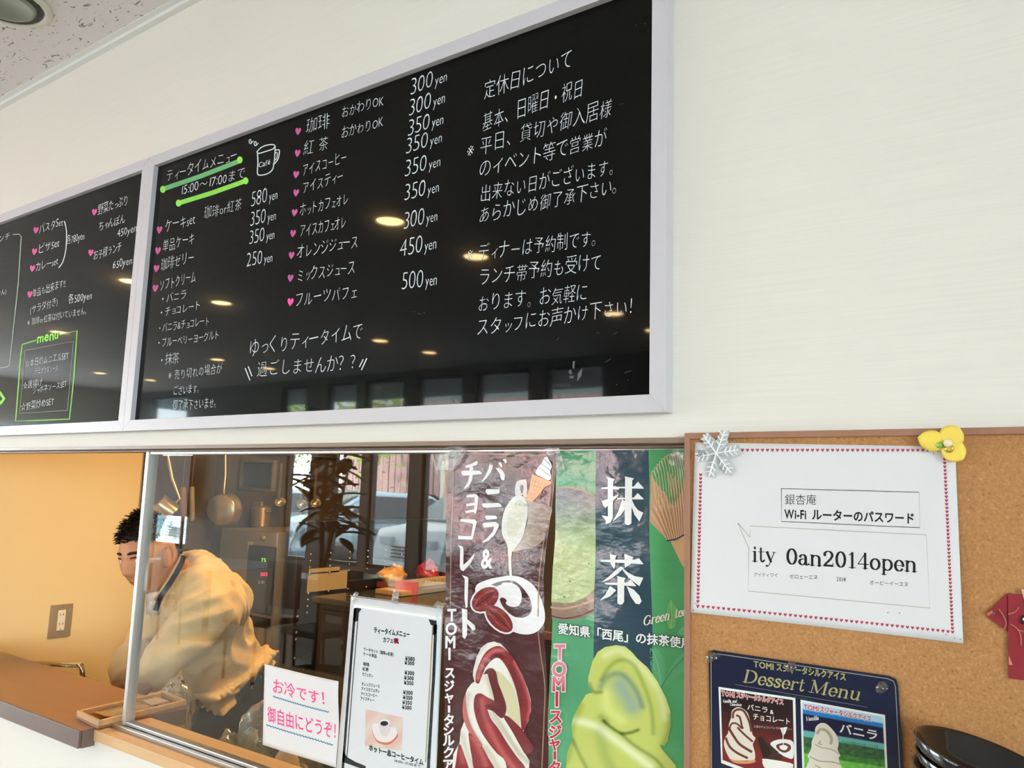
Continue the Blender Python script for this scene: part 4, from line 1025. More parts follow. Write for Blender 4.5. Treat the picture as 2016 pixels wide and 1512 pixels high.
# twisted soft ice
RD, CRM = (142, 44, 46), (236, 230, 222)
redc = soft((134, 42, 46), q2, [([(400, 530), (440, 385), (500, 285), (580, 228), (665, 225)], 4.5, (66, 62, 54)), ([(800, 350), (880, 510), (945, 680), (972, 820), (950, 980)], 3.5, (56, 52, 48)), ([(430, 470), (480, 380), (560, 290), (650, 290)], 5, (-34, -14, -10)),
 ([(760, 420), (830, 600), (870, 800)], 7, (-26, -10, -8)), ([(440, 770), (450, 900), (510, 1060), (590, 1220), (690, 1380), (800, 1512)], 7, (58, 50, 44)), ([(400, 760), (420, 860), (480, 1000)], 6, (-30, -12, -6)), ([(330, 1180), (420, 1330), (480, 1480)], 6, (48, 42, 36)), ([(200, 1330), (230, 1450)], 6, (40, 34, 30))])
crmc = soft((238, 232, 222), q2, [([(345, 520), (380, 300), (480, 160)], 4, (-18, -18, -18)), ([(300, 700), (270, 900), (330, 1100), (420, 1230)], 4, (-26, -28, -30)), ([(560, 900), (680, 1080), (830, 1300), (950, 1440)], 4.5, (-36, -40, -52)), ([(470, 1290), (560, 1420), (640, 1560)], 6, (-30, -32, -44)),
 ([(220, 1150), (260, 1330), (330, 1500)], 5, (-26, -28, -34)), ([(500, 520), (530, 640), (560, 740)], 5, (-30, -30, -44)), ([(740, 480), (830, 720), (870, 1000)], 4, (-20, -22, -30))])
G([(360, 565), (340, 500), (345, 430), (375, 300), (420, 200), (490, 145), (560, 130), (640, 155), (700, 215), (800, 335), (880, 490), (940, 640), (975, 760), (980, 880), (950, 1000), (905, 1095), (895, 1135), (960, 1200), (1010, 1280), (985, 1330), (930, 1365), (970, 1430), (965, 1490), (980, 1700), (100, 1700), (120, 1360), (185, 1240), (200, 1100), (240, 1000), (225, 880), (240, 760), (280, 650), (325, 590)], crmc, 1, q2, 4.5, 0)
G([(590, 460), (640, 470), (760, 600), (820, 760), (862, 960), (850, 1050), (800, 1000), (730, 940), (706, 850), (690, 760), (640, 660), (610, 560)], (212, 204, 164), 2, q2)
G([(372, 560), (378, 470), (420, 340), (480, 240), (560, 188), (640, 182), (720, 240), (800, 330), (885, 500), (940, 650), (976, 780), (976, 900), (945, 1010), (908, 1092), (880, 1080), (868, 960), (850, 820), (815, 660), (755, 500), (690, 385), (640, 325), (590, 308), (530, 345), (480, 410), (440, 500), (410, 582), (385, 582)], redc, 3, q2, 5)
G([(458, 486), (500, 425), (555, 425), (592, 470), (615, 580), (655, 680), (702, 810), (705, 900), (665, 965), (610, 935), (560, 890), (500, 868), (470, 830), (540, 800), (572, 775), (560, 700), (520, 560), (498, 484)], (104, 38, 42), 3, q2)
G([(350, 830), (368, 720), (425, 694), (500, 738), (570, 776), (590, 830), (520, 868), (500, 872), (540, 980), (620, 1080), (720, 1230), (830, 1380), (930, 1512), (960, 1700), (760, 1700), (700, 1440), (600, 1350), (500, 1230), (420, 1100), (370, 960)], redc, 3, q2, 5)
G([(680, 952), (725, 942), (800, 1000), (885, 1085), (955, 1190), (1012, 1280), (980, 1340), (930, 1360), (860, 1250), (780, 1110)], (120, 44, 50), 3, q2)
G([(240, 1000), (225, 880), (240, 760), (268, 700), (266, 800), (280, 920), (320, 1060), (400, 1200), (440, 1262), (400, 1272), (300, 1130)], (190, 110, 104), 3, q2)
G([(290, 1130), (350, 1170), (430, 1270), (500, 1400), (580, 1560), (370, 1560), (320, 1380), (300, 1260)], redc, 3, q2, 5)
G([(185, 1250), (240, 1380), (300, 1600), (150, 1600), (155, 1400)], redc, 3, q2, 5)
S([(520, 900), (620, 1040), (740, 1200), (880, 1400)], 2, (206, 196, 176), 4, q2)
# the small cone sticker (soft white ice in a waffle cone)
G([(855, 270), (1045, 345), (1040, 368), (985, 395), (905, 500), (850, 548), (790, 525), (830, 420)], (232, 166, 110), 4, q1, SB, 0)
G([(890, 262), (915, 200), (945, 165), (970, 110), (1000, 95), (1020, 130), (1045, 190), (1030, 240), (1040, 300), (1020, 330), (950, 300)], (242, 242, 244), 4)
for st in ([(925, 205), (980, 250), (1030, 290)], [(945, 165), (990, 200), (1035, 235)], [(970, 120), (1000, 150), (1035, 185)]): S(st, 1, (120, 120, 126), 5, q1)
for k in range(5): S([(870+k*30, 300+k*14), (820+k*24, 500+k*4)], .8, (196, 128, 76), 5, q1, 0); S([(860-k*12, 330+k*42), (960-k*20, 370+k*36)], .8, (196, 128, 76), 5, q1, 0)
P.text('© Art Office', 1016, 995, 1044, 997, 5, (70, 50, 46), 4, latin=True)
P.build('printed_artwork', M_BAN, t)

t = thing('ice_cream_banner', 'green matcha soft ice banner taped inside the hatch beside the cork board', 'banner', at_y(1220, 1200, BY))
P = Print(S2, .00028)
g3 = lambda X, Y: (1080+X/4.086, 870+Y/4.086); g4 = lambda X, Y: (1070+X/4.555, 1180+Y/4.555)
RE = 1372
def green(x, y):
    xl = 1174-(y-886)*.012; xr = 1277+(y-886)*.018
    n = .5+.5*noise.noise(Vector((x*.012, y*.01, 7)))
    return (62+26*n, 136+28*n, 84+22*n) if x > xr else (70+24*n, 140+30*n, 96+26*n)
ban_sheet(P, [(1096, 887), (1092, 1000), (1090, 1150), (1085, 1260), (1079, 1400), (1075, 1600)], [(RE, 884), (RE, 1600)], green)
P.build('vinyl', M_BAN, t)
P = Print(S2, .0003)
P.poly([(1174, 886.5), (1277, 886.5), (1279.5, 1050), (1284, 1250), (1289, 1600), (1165, 1600), (1170.5, 1200), (1172, 1050)], lambda x, y: tuple(a+16*(.5+.5*noise.noise(Vector((x*.012, y*.01, 7)))) for a in (34, 60, 72)), 1, 7)
# the tea bowl
G([(66, 376), (120, 364), (200, 366), (300, 398), (381, 440), (378, 700), (372, 1000), (366, 1372), (300, 1405), (200, 1432), (100, 1436), (22, 1420), (30, 1150), (48, 800), (60, 560)], (150, 122, 104), 1, g3, SB, 0)
def teacol(x, y):
    v = (y-968)/210; n = noise.noise(Vector((x*.05, y*.08, 2)))
    a, b = ((108, 104, 112), (172, 190, 140)) if v < .5 else ((172, 190, 140), (178, 190, 132))
    u = min(1, max(0, v*2.4 if v < .5 else 1)); return tuple(p*(1-u)+q_*u+12*n for p, q_ in zip(a, b))
G([(64, 388), (160, 374), (260, 396), (380, 450), (376, 900), (368, 1190), (300, 1250), (180, 1296), (24, 1290), (36, 1000), (52, 700)], teacol, 2, g3, 6, 0)
S([(64, 370), (200, 366), (300, 398), (381, 440)], 2.4, (176, 140, 118), 3, g3)
S([(24, 1400), (130, 1420), (260, 1396), (364, 1350)], 3, (104, 70, 66), 3, g3); S([(24, 1330), (130, 1340), (260, 1310), (366, 1270)], 4, (186, 156, 122), 3, g3)
for k in range(46):
    a, b = random.uniform(50, 350), random.uniform(740, 1240); P.dot(*g3(a, b), random.uniform(.4, 1.1), random.uniform(.4, 1.0), (104, 122, 82), 3, 7)
for a, b, r in ((175, 1122, 2.2), (130, 1248, 2.0), (110, 810, 1.4), (320, 980, 1.8)): P.dot(*g3(a, b), r, r, (92, 96, 72), 3, 9)
# whisk
G([(820, 260), (1000, 520), (1060, 420), (1085, 350), (1160, 330), (1160, 740), (1040, 790), (960, 790), (900, 730), (820, 640)], (196, 150, 116), 1, g3, SB, 0)
for k in range(21):
    u = k/20; bx, by = 955+150*u, 790-40*u; tx, ty = 822+270*u, 560-330*u**.8 if u < .5 else 240+200*(u-.5)
    S([(bx, by), ((bx+tx)/2+6, (by+ty)/2), (tx, ty)], 1.1, (150, 104, 74) if k % 2 else (222, 184, 150), 2, g3)
for k in range(13):
    u = k/12; x = 830+245*u; y0 = 250-140*math.sin(u*PI*.75); S([(x+45, 560-60*u), (x+22, y0+120), (x, y0), (x+14, y0-14), (x+26, y0+24)], 1.3, (206, 186, 140), 2, g3)
G([(985, 800), (1040, 795), (1160, 740), (1160, 1040), (1088, 1010), (1030, 900)], (206, 160, 116), 1, g3)
S([(955, 795), (1010, 785), (1060, 765), (1160, 700)], 2.6, (48, 56, 84), 3, g3)
# leaves
LF = lambda x, y: (104+20*noise.noise(Vector((x*.1, y*.1, 0))), 164, 92)
G([(985, 1272), (955, 1330), (945, 1420), (965, 1500), (1010, 1490), (1028, 1400), (1025, 1340)], LF, 1, g3); S([(985, 1275), (988, 1400), (982, 1500)], 1, (150, 196, 120), 2, g3)
for lf in ([(1060, 770), (1100, 700), (1180, 540), (1300, 460), (1300, 600), (1180, 700), (1090, 790)], [(960, 430), (1040, 470), (1088, 600), (1080, 720), (1055, 770), (1000, 690), (965, 600)], [(1200, 300), (1240, 250), (1330, 200), (1330, 330), (1250, 330)]):
    G(lf, (88, 156, 110), 1, g4)
S([(1060, 790), (1150, 640), (1300, 480)], 1.2, (52, 104, 84), 2, g4); S([(980, 450), (1030, 600), (1058, 760)], 1, (130, 188, 140), 2, g4)
# large characters
for g_ in [[(468, 278), (542, 300), (528, 320), (526, 610), (505, 648), (462, 662), (465, 630), (430, 590), (484, 600), (484, 305)], [(430, 368), (545, 355), (578, 372), (574, 384), (430, 378)], [(428, 456), (440, 476), (568, 425), (572, 434), (500, 500), (462, 532), (445, 508)],
 [(545, 362), (690, 360), (722, 320), (768, 370), (768, 377), (545, 372)], [(560, 450), (690, 449), (722, 412), (768, 455), (768, 463), (560, 461)], [(618, 278), (692, 294), (678, 312), (676, 655), (660, 668), (640, 668), (622, 655), (622, 290)],
 [(600, 462), (625, 478), (625, 540), (590, 590), (522, 642), (530, 625), (570, 560)], [(676, 462), (700, 515), (730, 550), (770, 570), (740, 640), (700, 585), (676, 520)],
 [(420, 948), (700, 946), (733, 935), (768, 978), (768, 984), (420, 962)], [(497, 900), (552, 915), (542, 935), (540, 1005), (530, 1020), (503, 980)], [(615, 900), (688, 925), (680, 945), (664, 985), (618, 1012)],
 [(585, 1000), (614, 1012), (560, 1062), (500, 1105), (428, 1130), (480, 1090), (540, 1035)], [(590, 1003), (640, 1048), (700, 1080), (768, 1092), (735, 1160), (650, 1092), (608, 1040)],
 [(460, 1133), (640, 1130), (665, 1105), (708, 1155), (706, 1161), (460, 1144)], [(553, 1078), (628, 1095), (615, 1110), (614, 1285), (600, 1305), (575, 1308), (560, 1295), (560, 1090)],
 [(500, 1158), (552, 1192), (500, 1242), (418, 1275), (460, 1230)], [(632, 1158), (690, 1188), (735, 1236), (752, 1280), (736, 1305), (705, 1300), (665, 1240)]]: G(g_, (240, 238, 236), 5, g3, 9, 0)
serif(P, 'Green tea', 1266, 1232, 1352, 1211, 18, (228, 214, 200), 5, .22, 1.2)
for o_, c_, ly in ((.07, (34, 70, 66), 4), (.022, (240, 238, 236), 5)): P.text('愛知県「西尾」の抹茶使用', 1098, 1247, 1362, 1278, 21, c_, ly, o_)
RO = (186, 44, 66)
for off_, c_, ly in ((.085, (240, 214, 214), 4), (.03, RO, 5)):
    P.vtext('TOMI', [(1102, 1284), (1101, 1318), (1100, 1346), (1097, 1376)], 40, 34, (lambda x, y: (214, 130, 146) if y < 1350 else RO) if ly == 5 else c_, ly, off_)
    P.vtext('スジャ｜タシル', [(1095, 1411), (1094, 1440), (1093, 1466), (1093, 1487), (1092, 1511), (1092, 1538), (1092, 1565)], 30, 27, c_, ly, off_)
# matcha soft ice
G([(400, 765), (402, 700), (440, 560), (490, 470), (560, 425), (660, 408), (740, 420), (800, 470), (850, 530), (940, 610), (1030, 740), (1100, 880), (1140, 1000), (1142, 1130), (1112, 1270), (1080, 1315), (1040, 1305), (1065, 1350), (1182, 1490), (1190, 1700), (190, 1700), (210, 1380), (265, 1250), (250, 1130), (270, 1050), (320, 950), (380, 855), (440, 833)],
  soft((192, 200, 104), g4, [([(510, 790), (570, 700), (680, 662), (770, 720), (850, 840), (890, 960)], 6, (-52, -42, 6)), ([(690, 770), (740, 850), (800, 960)], 17, (-46, -32, 40)),  # bluish grey tint in the hollow paints in glare on the vinyl
   ([(540, 1090), (600, 1140), (700, 1200), (790, 1192), (850, 1170)], 3.2, (-90, -84, -60)), ([(520, 1060), (560, 1090)], 8, (-40, -36, -30)), ([(520, 720), (600, 600), (700, 540), (800, 570), (860, 660), (930, 830), (975, 1000), (985, 1200)], 4.5, (-38, -34, -28)),
   ([(560, 500), (700, 455), (850, 575), (990, 740), (1060, 880), (1095, 1060)], 9, (22, 20, 46)), ([(270, 1085), (450, 1130), (620, 1240), (780, 1360), (960, 1500)], 9, (34, 30, 76)), ([(560, 850), (580, 980), (700, 1080)], 12, (20, 18, 20)),
   ([(700, 1205), (820, 1310), (1000, 1430), (1080, 1530)], 3.6, (-52, -48, -30)), ([(265, 1260), (330, 1400), (420, 1560)], 4, (-48, -44, -28)), ([(205, 1450), (240, 1300), (255, 1150), (330, 950)], 8, (-34, -30, -30)), ([(410, 760), (450, 830), (520, 830)], 4, (-60, -56, -36)),
   ([(1135, 1050), (1120, 1200), (1070, 1310)], 6, (-36, -32, -26)), ([(500, 1200), (560, 1400), (640, 1560)], 12, (-26, -22, -12))]), 2, g4, 4.5, 0)
P.build('printed_artwork', M_BAN, t)

# clear tape at the banner corners and at the paper signs
M_TAPE = glass_mat('clear_tape', (.86, .87, .86), 3.6, .1, .12, (60, .8))
def tape(pts, lb, y=BY-.006):
    c = at_y(sum(p[0] for p in pts)/len(pts), sum(p[1] for p in pts)/len(pts), y); t = thing('clear_tape', lb, 'tape', c)
    bm = bmesh.new(); f = bm.faces.new([bm.verts.new(at_y(*p, y)) for p in pts]); bmesh.ops.triangulate(bm, faces=[f]); bmesh.ops.subdivide_edges(bm, edges=bm.edges[:], cuts=3, use_grid_fill=True)
    for v in bm.verts: v.co.y += .0022*noise.noise(v.co*90)
    obj('tape_strip', bm, M_TAPE, t, True)
tape([(858, 925), (868, 885), (895, 876), (925, 880), (905, 912), (890, 928)], 'crumpled clear tape over the top left corner of the brown banner')
tape([(1068, 880), (1100, 876), (1112, 925), (1100, 935), (1088, 912)], 'clear tape joining the top corners of the brown and green banners')
tape([(1255, 1), (1, 1)] and [(1320, 888), (1346, 892), (1345, 926), (1316, 912)], 'small clear tape over the top of the whisk on the green banner')

# ------------------------------------------------------------------ laminated tea menu and handwritten note on the pane
TY = .036
TM = lambda x, y: at_y(x, y, TY)
t = thing('tea_menu', 'laminated white tea time menu with black corner border taped to the pane', 'menu', TM(775, 1350))
M_GLAM = mat('laminated_white', attr=True, rough=.13, spec=.5, coat=.8, bump=(22, .3, (1, 1, 1), .006))
P = Print(TM, .0002); P.grid((691, 1174), (870, 1198.5), (848, 1760), (646, 1700), 12, 24, (226, 226, 230)); o = P.build('sheet', M_GLAM, t)
md = o.modifiers.new('s', 'SOLIDIFY'); md.thickness = .0005; md.offset = -1
P = Print(TM, .0002); K = (34, 40, 44)
P.stroke([(699, 1200), (692, 1290), (676, 1498), (672, 1560)], 5, K, 1); P.stroke([(706, 1204), (698, 1300), (683, 1492)], 1.6, K, 1)
P.stroke([(858, 1232), (854, 1330), (844, 1500), (842, 1560)], 6, K, 1); P.stroke([(852, 1234), (848, 1320), (838, 1500)], 1.8, (150, 140, 90), 2)
P.poly([(698, 1196), (712, 1198), (709, 1203), (705, 1208), (705, 1222), (700, 1224), (696, 1222)], K, 1); P.poly([(844, 1219), (860, 1222), (858, 1250), (852, 1250), (853, 1232), (848, 1230)], K, 1)
P.poly([(676, 1478), (683, 1490), (700, 1500), (720, 1508), (720, 1516), (674, 1500)], K, 1)
P.text('ティータイムメニュー', 736, 1245.5, 807, 1255, 11.5, K, 1, .045); P.text('カフェ', 754, 1264, 775, 1266, 10, K, 1, .04); P.text('楓', 775, 1266, 785, 1267, 10, (150, 30, 50), 1, .05)
for a, x0, y0, x1, y1, h, b, px_, py_ in [('ケーキセット（珈琲or紅茶）', 716, 1281, 778, 1293, 7, '¥580', 798, 1300), ('ケーキ単品', 715, 1290.5, 742, 1295.5, 7, '¥300', 797, 1308.5), ('珈琲', 715, 1310, 727, 1312, 7, '¥300', 797, 1328),
  ('紅茶', 714, 1320, 726, 1322, 7, '¥300', 796, 1338), ('カフェオレ', 713, 1330, 735, 1334, 7, '¥350', 795.6, 1347.7), ('オレンジジュース', 711.6, 1349.5, 748, 1354.5, 7, '¥300', 794, 1366.7),
  ('アイスカフェオレ', 711, 1359, 748, 1364, 7, '¥350', 793.5, 1376.6), ('アイスコーヒー', 710, 1369, 743, 1373, 7, '¥350', 792.6, 1386.5), ('アイスティー', 709.4, 1378, 737, 1382, 7, '¥300', 791.8, 1396)]:
    P.text(a, x0, y0, x1, y1, h, K, 1, .028); P.text(b, px_, py_, px_+19, py_+1.4, 7.5, K, 1, .04, latin=True)
P.poly([(720, 1396), (793.5, 1412.5), (791, 1478), (718.5, 1468)], lambda x, y: (224, 196+10*math.sin((x+y)*.12), 184+10*math.sin((x+y)*.12)), 1, 6)
P.poly([(733, 1434), (745, 1428), (779, 1440), (782, 1452), (765, 1466), (742, 1460)], (206, 116, 96), 2, 0, 4); P.poly([(733, 1430), (745, 1424), (779, 1434), (781, 1448), (765, 1461), (742, 1456)], (238, 228, 226), 3, 0, 4)
P.poly([(746, 1420), (752, 1414), (765, 1416), (770, 1424), (768, 1440), (760, 1450), (750, 1444)], (222, 208, 206), 4, 0, 4); P.dot(757.5, 1423, 10, 6.5, (246, 240, 238), 5); P.dot(757.5, 1424, 8, 5, (30, 24, 24), 6)
P.stroke([(769, 1428), (778, 1430), (777, 1440), (767, 1443)], 2, (236, 228, 226), 4, 4)
P.text('ホット一息コーヒータイム', 726, 1477, 834, 1507, 12, K, 2, .04); P.text('14:00~17:00まで', 776, 1500, 829, 1512, 6.5, K, 2, .01)
P.build('menu_print', M_GLAM, t)
P = Print(TM, .0002); P.stroke([(689.5, 1172), (871.5, 1197), (849, 1760)], 1.6, (150, 158, 160), 0); P.build('laminate_edge', mat('laminate_edge', (170, 176, 178), .15, coat=.6), t)
tape([(771, 1187), (774, 1160), (786, 1164), (784, 1190)], 'thin clear tape at the top middle of the laminated tea menu', TY-.002)
tape([(850, 1196), (862, 1182), (874, 1190), (870, 1204)], 'clear tape at the top right corner of the laminated tea menu', TY-.002)
tape([(688, 1180), (700, 1164), (707, 1168), (698, 1184)], 'clear tape at the top left corner of the laminated tea menu', TY-.002)

def note_s(x, y):
    w = at_y(x, y, .0385); u = (x-520)/145; v = (y-1320)/170
    w.y -= .0035*max(0, math.sin((u*.9+v*.5)*3.1))*(.3+u) + .002*math.sin(v*7)*u
    return w
t = thing('handwritten_note', 'white paper note with pink marker writing taped low on the pane', 'note', note_s(593, 1410))
P = Print(note_s, .0003); P.grid((521, 1307.5), (668, 1341), (663, 1511), (518, 1466), 18, 18, (230, 225, 225)); o = P.build('sheet', M_PAPER, t)
md = o.modifiers.new('s', 'SOLIDIFY'); md.thickness = .0003; md.offset = -1
P = Print(note_s, .0004); MG = (238, 70, 140); BL = (74, 136, 168)
n8 = lambda X, Y: (500+X/7.13, 1300+Y/7.13)
P.text('お冷です！', 537, 1362, 657, 1392, 27, MG, 1, .008, .04); P.text('御自由にどうぞ！', 527, 1420, 672, 1458, 31, MG, 1, .008, .03)
for a, b in (((540, 1371), (646.6, 1402)), ((526, 1427), (655, 1467))):
    P.stroke([(a[0]+(b[0]-a[0])*k/44, a[1]+(b[1]-a[1])*k/44+(1.1 if k % 2 else -1.1)) for k in range(45)], 2.4, BL, 1)
P.build('marker_writing', M_INK, t)
# ------------------------------------------------------------------ kitchen: wall outlet, tap
t = thing('wall_outlet', 'steel plated double power outlet on the yellow kitchen wall', 'outlet', (KX0, .513, .995))
y0, y1, z0, z1 = .475, .552, .938, 1.053
obj('plate', bbox((KX0+.0005, y0, z0), (KX0+.006, y1, z1), .0015), mat('plate_steel', (176, 160, 136), .35, metal=.35), t)
M_CREAM = mat('cream_plastic', (238, 228, 204), .35)
ins = obj('socket_insert', bbox((KX0+.006, .5, .962), (KX0+.0085, .527, 1.033), .001), M_CREAM, t)
bm = bmesh.new()
for zc in (1.018, .985):
    for yc in (.508, .519): box(bm, (KX0+.0084, yc-.001, zc-.004), (KX0+.0088, yc+.001, zc+.004))
box(bm, (KX0+.0084, .511, .966), (KX0+.0088, .516, .968))
piece('socket_slots', bm, mat('slot_dark', (40, 34, 28), .6), ins)
for zc in (1.044, .947):
    bm = bmesh.new(); lathe(bm, [(.0026, 0), (.0022, .0008), (0, .0009)], axis_mtx((KX0+.006, .5135, zc), (1, 0, 0)), 12); obj('screw', bm, M_STEEL, t, True)

M_CHROME = mat('chrome', (222, 214, 200), .08, metal=1)
e = at_y(160, 1310, .40); s0 = at_y(60, 1306, .40)
t = thing('kitchen_tap', 'chrome swivel tap spout rising just behind the brown counter', 'tap', (e.x, e.y, e.z-.1))
bm = bmesh.new(); r = .0085
tube(bm, [s0, e+Vector((-.012, 0, 0))]+[e+Vector((-.012+.024*math.sin(a), 0, -.024+.024*math.cos(a))) for a in [PI/2*k/8 for k in range(9)]]+[e+Vector((.012, 0, -.034))], r, 16); obj('spout', bm, M_CHROME, t, True)
bm = bmesh.new(); lathe(bm, [(.0105, 0), (.0115, .002), (.0115, .012), (.0105, .014)], Matrix.Translation(e+Vector((.012, 0, -.048))), 20); obj('spout_nozzle', bm, M_CHROME, t, True)
bm = bmesh.new(); tube(bm, [s0, s0+Vector((-.02, 0, -.02)), s0+Vector((-.022, 0, -.13))], .011, 16); obj('riser', bm, M_CHROME, t, True)
g = at_y(-4, 1278, .33)
t = thing('tap_handle', 'round brass coloured tap handle cut by the left edge above the counter', 'tap', g)
bm = bmesh.new(); lathe(bm, [(0, -.008), (.012, -.008), (.016, -.004), (.016, .004), (.012, .008), (0, .008)], axis_mtx(g, (.9, -.4, 0)), 24); obj('knob', bm, mat('brass', (176, 132, 70), .2, metal=1), t, True)

# work surface with sink below the hatch (kitchen side) and the objects on it
M_WTOP = mat('worktop_steel', (196, 176, 146), .35, metal=.7)
t = thing('sink_counter', 'steel topped sink counter on the kitchen side of the hatch', 'counter', (-1.8, .42, 0))
bm = bmesh.new(); box(bm, (KX0+.01, TH+.012, .71), (-2.72, .42, .74)); box(bm, (-2.72, TH+.012, .71), (-2.2, .16, .74)); box(bm, (-2.72, .38, .71), (-2.2, .42, .74)); box(bm, (-2.2, TH+.012, .71), (.2, .42, .74)); obj('worktop', bm, M_WTOP, t)
bm = bmesh.new(); box(bm, (-2.72, .16, .54), (-2.2, .38, .55)); box(bm, (-2.72, .16, .55), (-2.715, .38, .71)); box(bm, (-2.205, .16, .55), (-2.2, .38, .71)); box(bm, (-2.715, .16, .55), (-2.205, .165, .71)); box(bm, (-2.715, .375, .55), (-2.205, .38, .71)); obj('sink_basin', bm, M_STEEL, t)
obj('cabinet_body', bbox((-2.19, TH+.02, .08), (.2, .40, .708), .003), mat('cabinet_grey', (150, 140, 126), .5), t)

# plastic bags of leafy greens
M_BAG = glass_mat('clear_poly_bag', (.90, .89, .82), 3.0, .12, .14, (70, .9))
M_LEAF = mat('lettuce', (118, 128, 62), .5, vary=(40, .35), bump=(90, .8))
M_LEAFP = mat('pale_lettuce', (196, 190, 132), .5, vary=(40, .25), bump=(90, .8))
def bag(cx, cy, w, h, zb, lb, seed, leafy=True, depth=.06):
    """cx, cy: photo position of the bag's middle; sits on the worktop"""
    c = at_y(cx, cy, .27 if leafy else .30); t = thing('plastic_bag', lb, 'bag', (c.x, c.y, zb), 'plastic bags behind the glass')
    bm = bmesh.new(); bmesh.ops.create_icosphere(bm, subdivisions=4, radius=1)
    hh = (c.z+h/2-zb)/2
    for v in bm.verts:
        n = noise.noise(v.co*2.1+Vector((seed, 0, 0)))*.3+noise.noise(v.co*6+Vector((0, seed, 0)))*.13
        v.co = Vector((c.x+v.co.x*w/2*(1+n), c.y+v.co.y*depth*(1+n), zb+hh+max(-1, v.co.z*(1+n*.8)*1.0)*hh))
    obj('bag_film', bm, M_BAG, t, True)
    if leafy:
        rnd = random.Random(seed)
        for k in range(9):
            bm = bmesh.new(); q = Vector((c.x+rnd.uniform(-.34, .34)*w, c.y+rnd.uniform(-.4, .4)*depth, zb+hh*rnd.uniform(.35, 1.5)))
            bmesh.ops.create_grid(bm, x_segments=7, y_segments=7, size=w*.26)
            M = Matrix.Translation(q) @ Matrix.Rotation(rnd.uniform(.6, 2.2), 4, 'X') @ Matrix.Rotation(rnd.uniform(-1.5, 1.5), 4, 'Z')
            for v in bm.verts:
                d = v.co.length/(w*.26); v.co = v.co*(1-.3*d)
                v.co.z += w*.12*noise.noise(v.co*70+Vector((k, seed, 0)))+w*.1*d*d; v.co = M @ v.co
                v.co.z = max(v.co.z, zb+.004)
            obj('leaf', bm, M_LEAF if k % 3 else M_LEAFP, t, True)
bag(515, 1440, .115, .13, .742, 'clear bag of leafy greens standing behind the left edge of the handwritten note', 3)
bag(448, 1470, .085, .06, .742, 'low clear bag of pale greens just inside the wooden sill', 9, depth=.05)
bag(598, 1500, .075, .10, .742, 'clear bag of greens below the handwritten note', 15, depth=.05)
bag(345, 1375, .10, .10, .742, 'empty glossy plastic bag lit warm beside the man\'s sleeve', 21, False, .04)
c = at_y(562, 1520, .215); t = thing('dressing_bottle', 'cream neck of a plastic bottle under the handwritten note', 'bottle', (c.x, c.y, .742)); bm = bmesh.new()
lathe(bm, [(0, .742), (.03, .742), (.032, .75), (.032, .90), (.024, .925), (.0125, .945), (.0115, .965), (.013, .967), (.013, .975), (0, .976)], Matrix.Translation((c.x, c.y, 0)), 28); obj('bottle_body', bm, mat('cream_bottle', (232, 196, 150), .35), t, True)
bm = bmesh.new(); lathe(bm, [(.0135, .968), (.0155, .969), (.0155, .982), (0, .983)], Matrix.Translation((c.x, c.y, 0)), 24); obj('cap', bm, mat('bottle_cap', (226, 188, 140), .4), t, True)

# ------------------------------------------------------------------ pans, hood panel and shelf on the left kitchen wall
M_HOOD = mat('dark_bronze_panel', (92, 74, 60), .35, metal=.3, vary=(3, .12))
t = thing('wall_panel', 'dark brown steel splash panel on the kitchen wall behind the hanging pans', 'panel', (KX0, 1.2, 1.13))
obj('panel_sheet', bbox((KX0+.001, .775, 1.13), (KX0+.02, 1.095, 1.95), .002), M_HOOD, t)
obj('panel_sheet', bbox((KX0+.001, 1.096, .3), (KX0+.02, 2.6, 1.95), .002), M_HOOD, t)
obj('hanging_rail', bbox((KX0+.03, .80, 1.64), (KX0+.036, 2.0, 1.652), .001), M_STEEL, t)
for yy in (.82, 1.4, 1.98): bm = bmesh.new(); tube(bm, [(KX0+.02, yy, 1.646), (KX0+.031, yy, 1.646)], .004, 8); obj('bracket', bm, M_STEEL, t, True)
M_PAN = mat('warm_steel_pan', (206, 186, 150), .28, metal=.85)
def saucepan(c, ax, r, dep, hook, lb, rimr=1.08):
    """c: centre of the base disc, ax: from base to rim, hook: top of the handle"""
    t = thing('saucepan', lb, 'pan', c, 'pans hanging on the kitchen wall'); c = Vector(c); ax = Vector(ax).normalized(); hook = Vector(hook)
    bm = bmesh.new(); lathe(bm, [(0, 0), (r*.93, 0), (r, .004), (r*1.02, dep*.9), (r*rimr, dep), (r*rimr*.98, dep+.001), (r*.99, dep*.9), (r*.96, .005), (0, .003)], axis_mtx(c, ax), 48); obj('pan_body', bm, M_PAN, t, True)
    top = c+ax*dep*.75; d = hook-top; d -= ax*d.dot(ax); s = top+d.normalized()*r*1.01
    bm = bmesh.new(); tube(bm, [s, s+d.normalized()*.025+ax*.004, hook.lerp(s, .55)+ax*.006, hook.lerp(s, .1), hook], [.007, .006, .0065, .007, .006], 10)
    obj('handle', bm, M_PAN, t, True)
    bm = bmesh.new(); tube(bm, arc(hook+Vector((0, 0, .006)), .008, -PI/2, 1.5*PI, 16, (0, 1, 0), (0, 0, 1)), .0015, 8, False); obj('hanging_loop', bm, M_STEEL, t, True)
    for sg in (-1, 1):
        bm = bmesh.new(); q = s+ax.cross(d).normalized()*.012*sg-d.normalized()*.002; bmesh.ops.create_uvsphere(bm, u_segments=10, v_segments=6, radius=.004, matrix=Matrix.Translation(q)); obj('rivet', bm, M_STEEL, t, True)
xw = KX0+.10
c1 = at_x(434, 1004, xw); h1 = at_x(444, 884, KX0+.036)
saucepan(c1, (-.35, .75, .02), .064, .05, (h1.x, h1.y, 1.636), 'round saucepan hanging base outward, nearer the middle of the pane', 1.12)
c2 = at_x(312, 988, xw-.01); h2 = at_x(327, 884, KX0+.036)
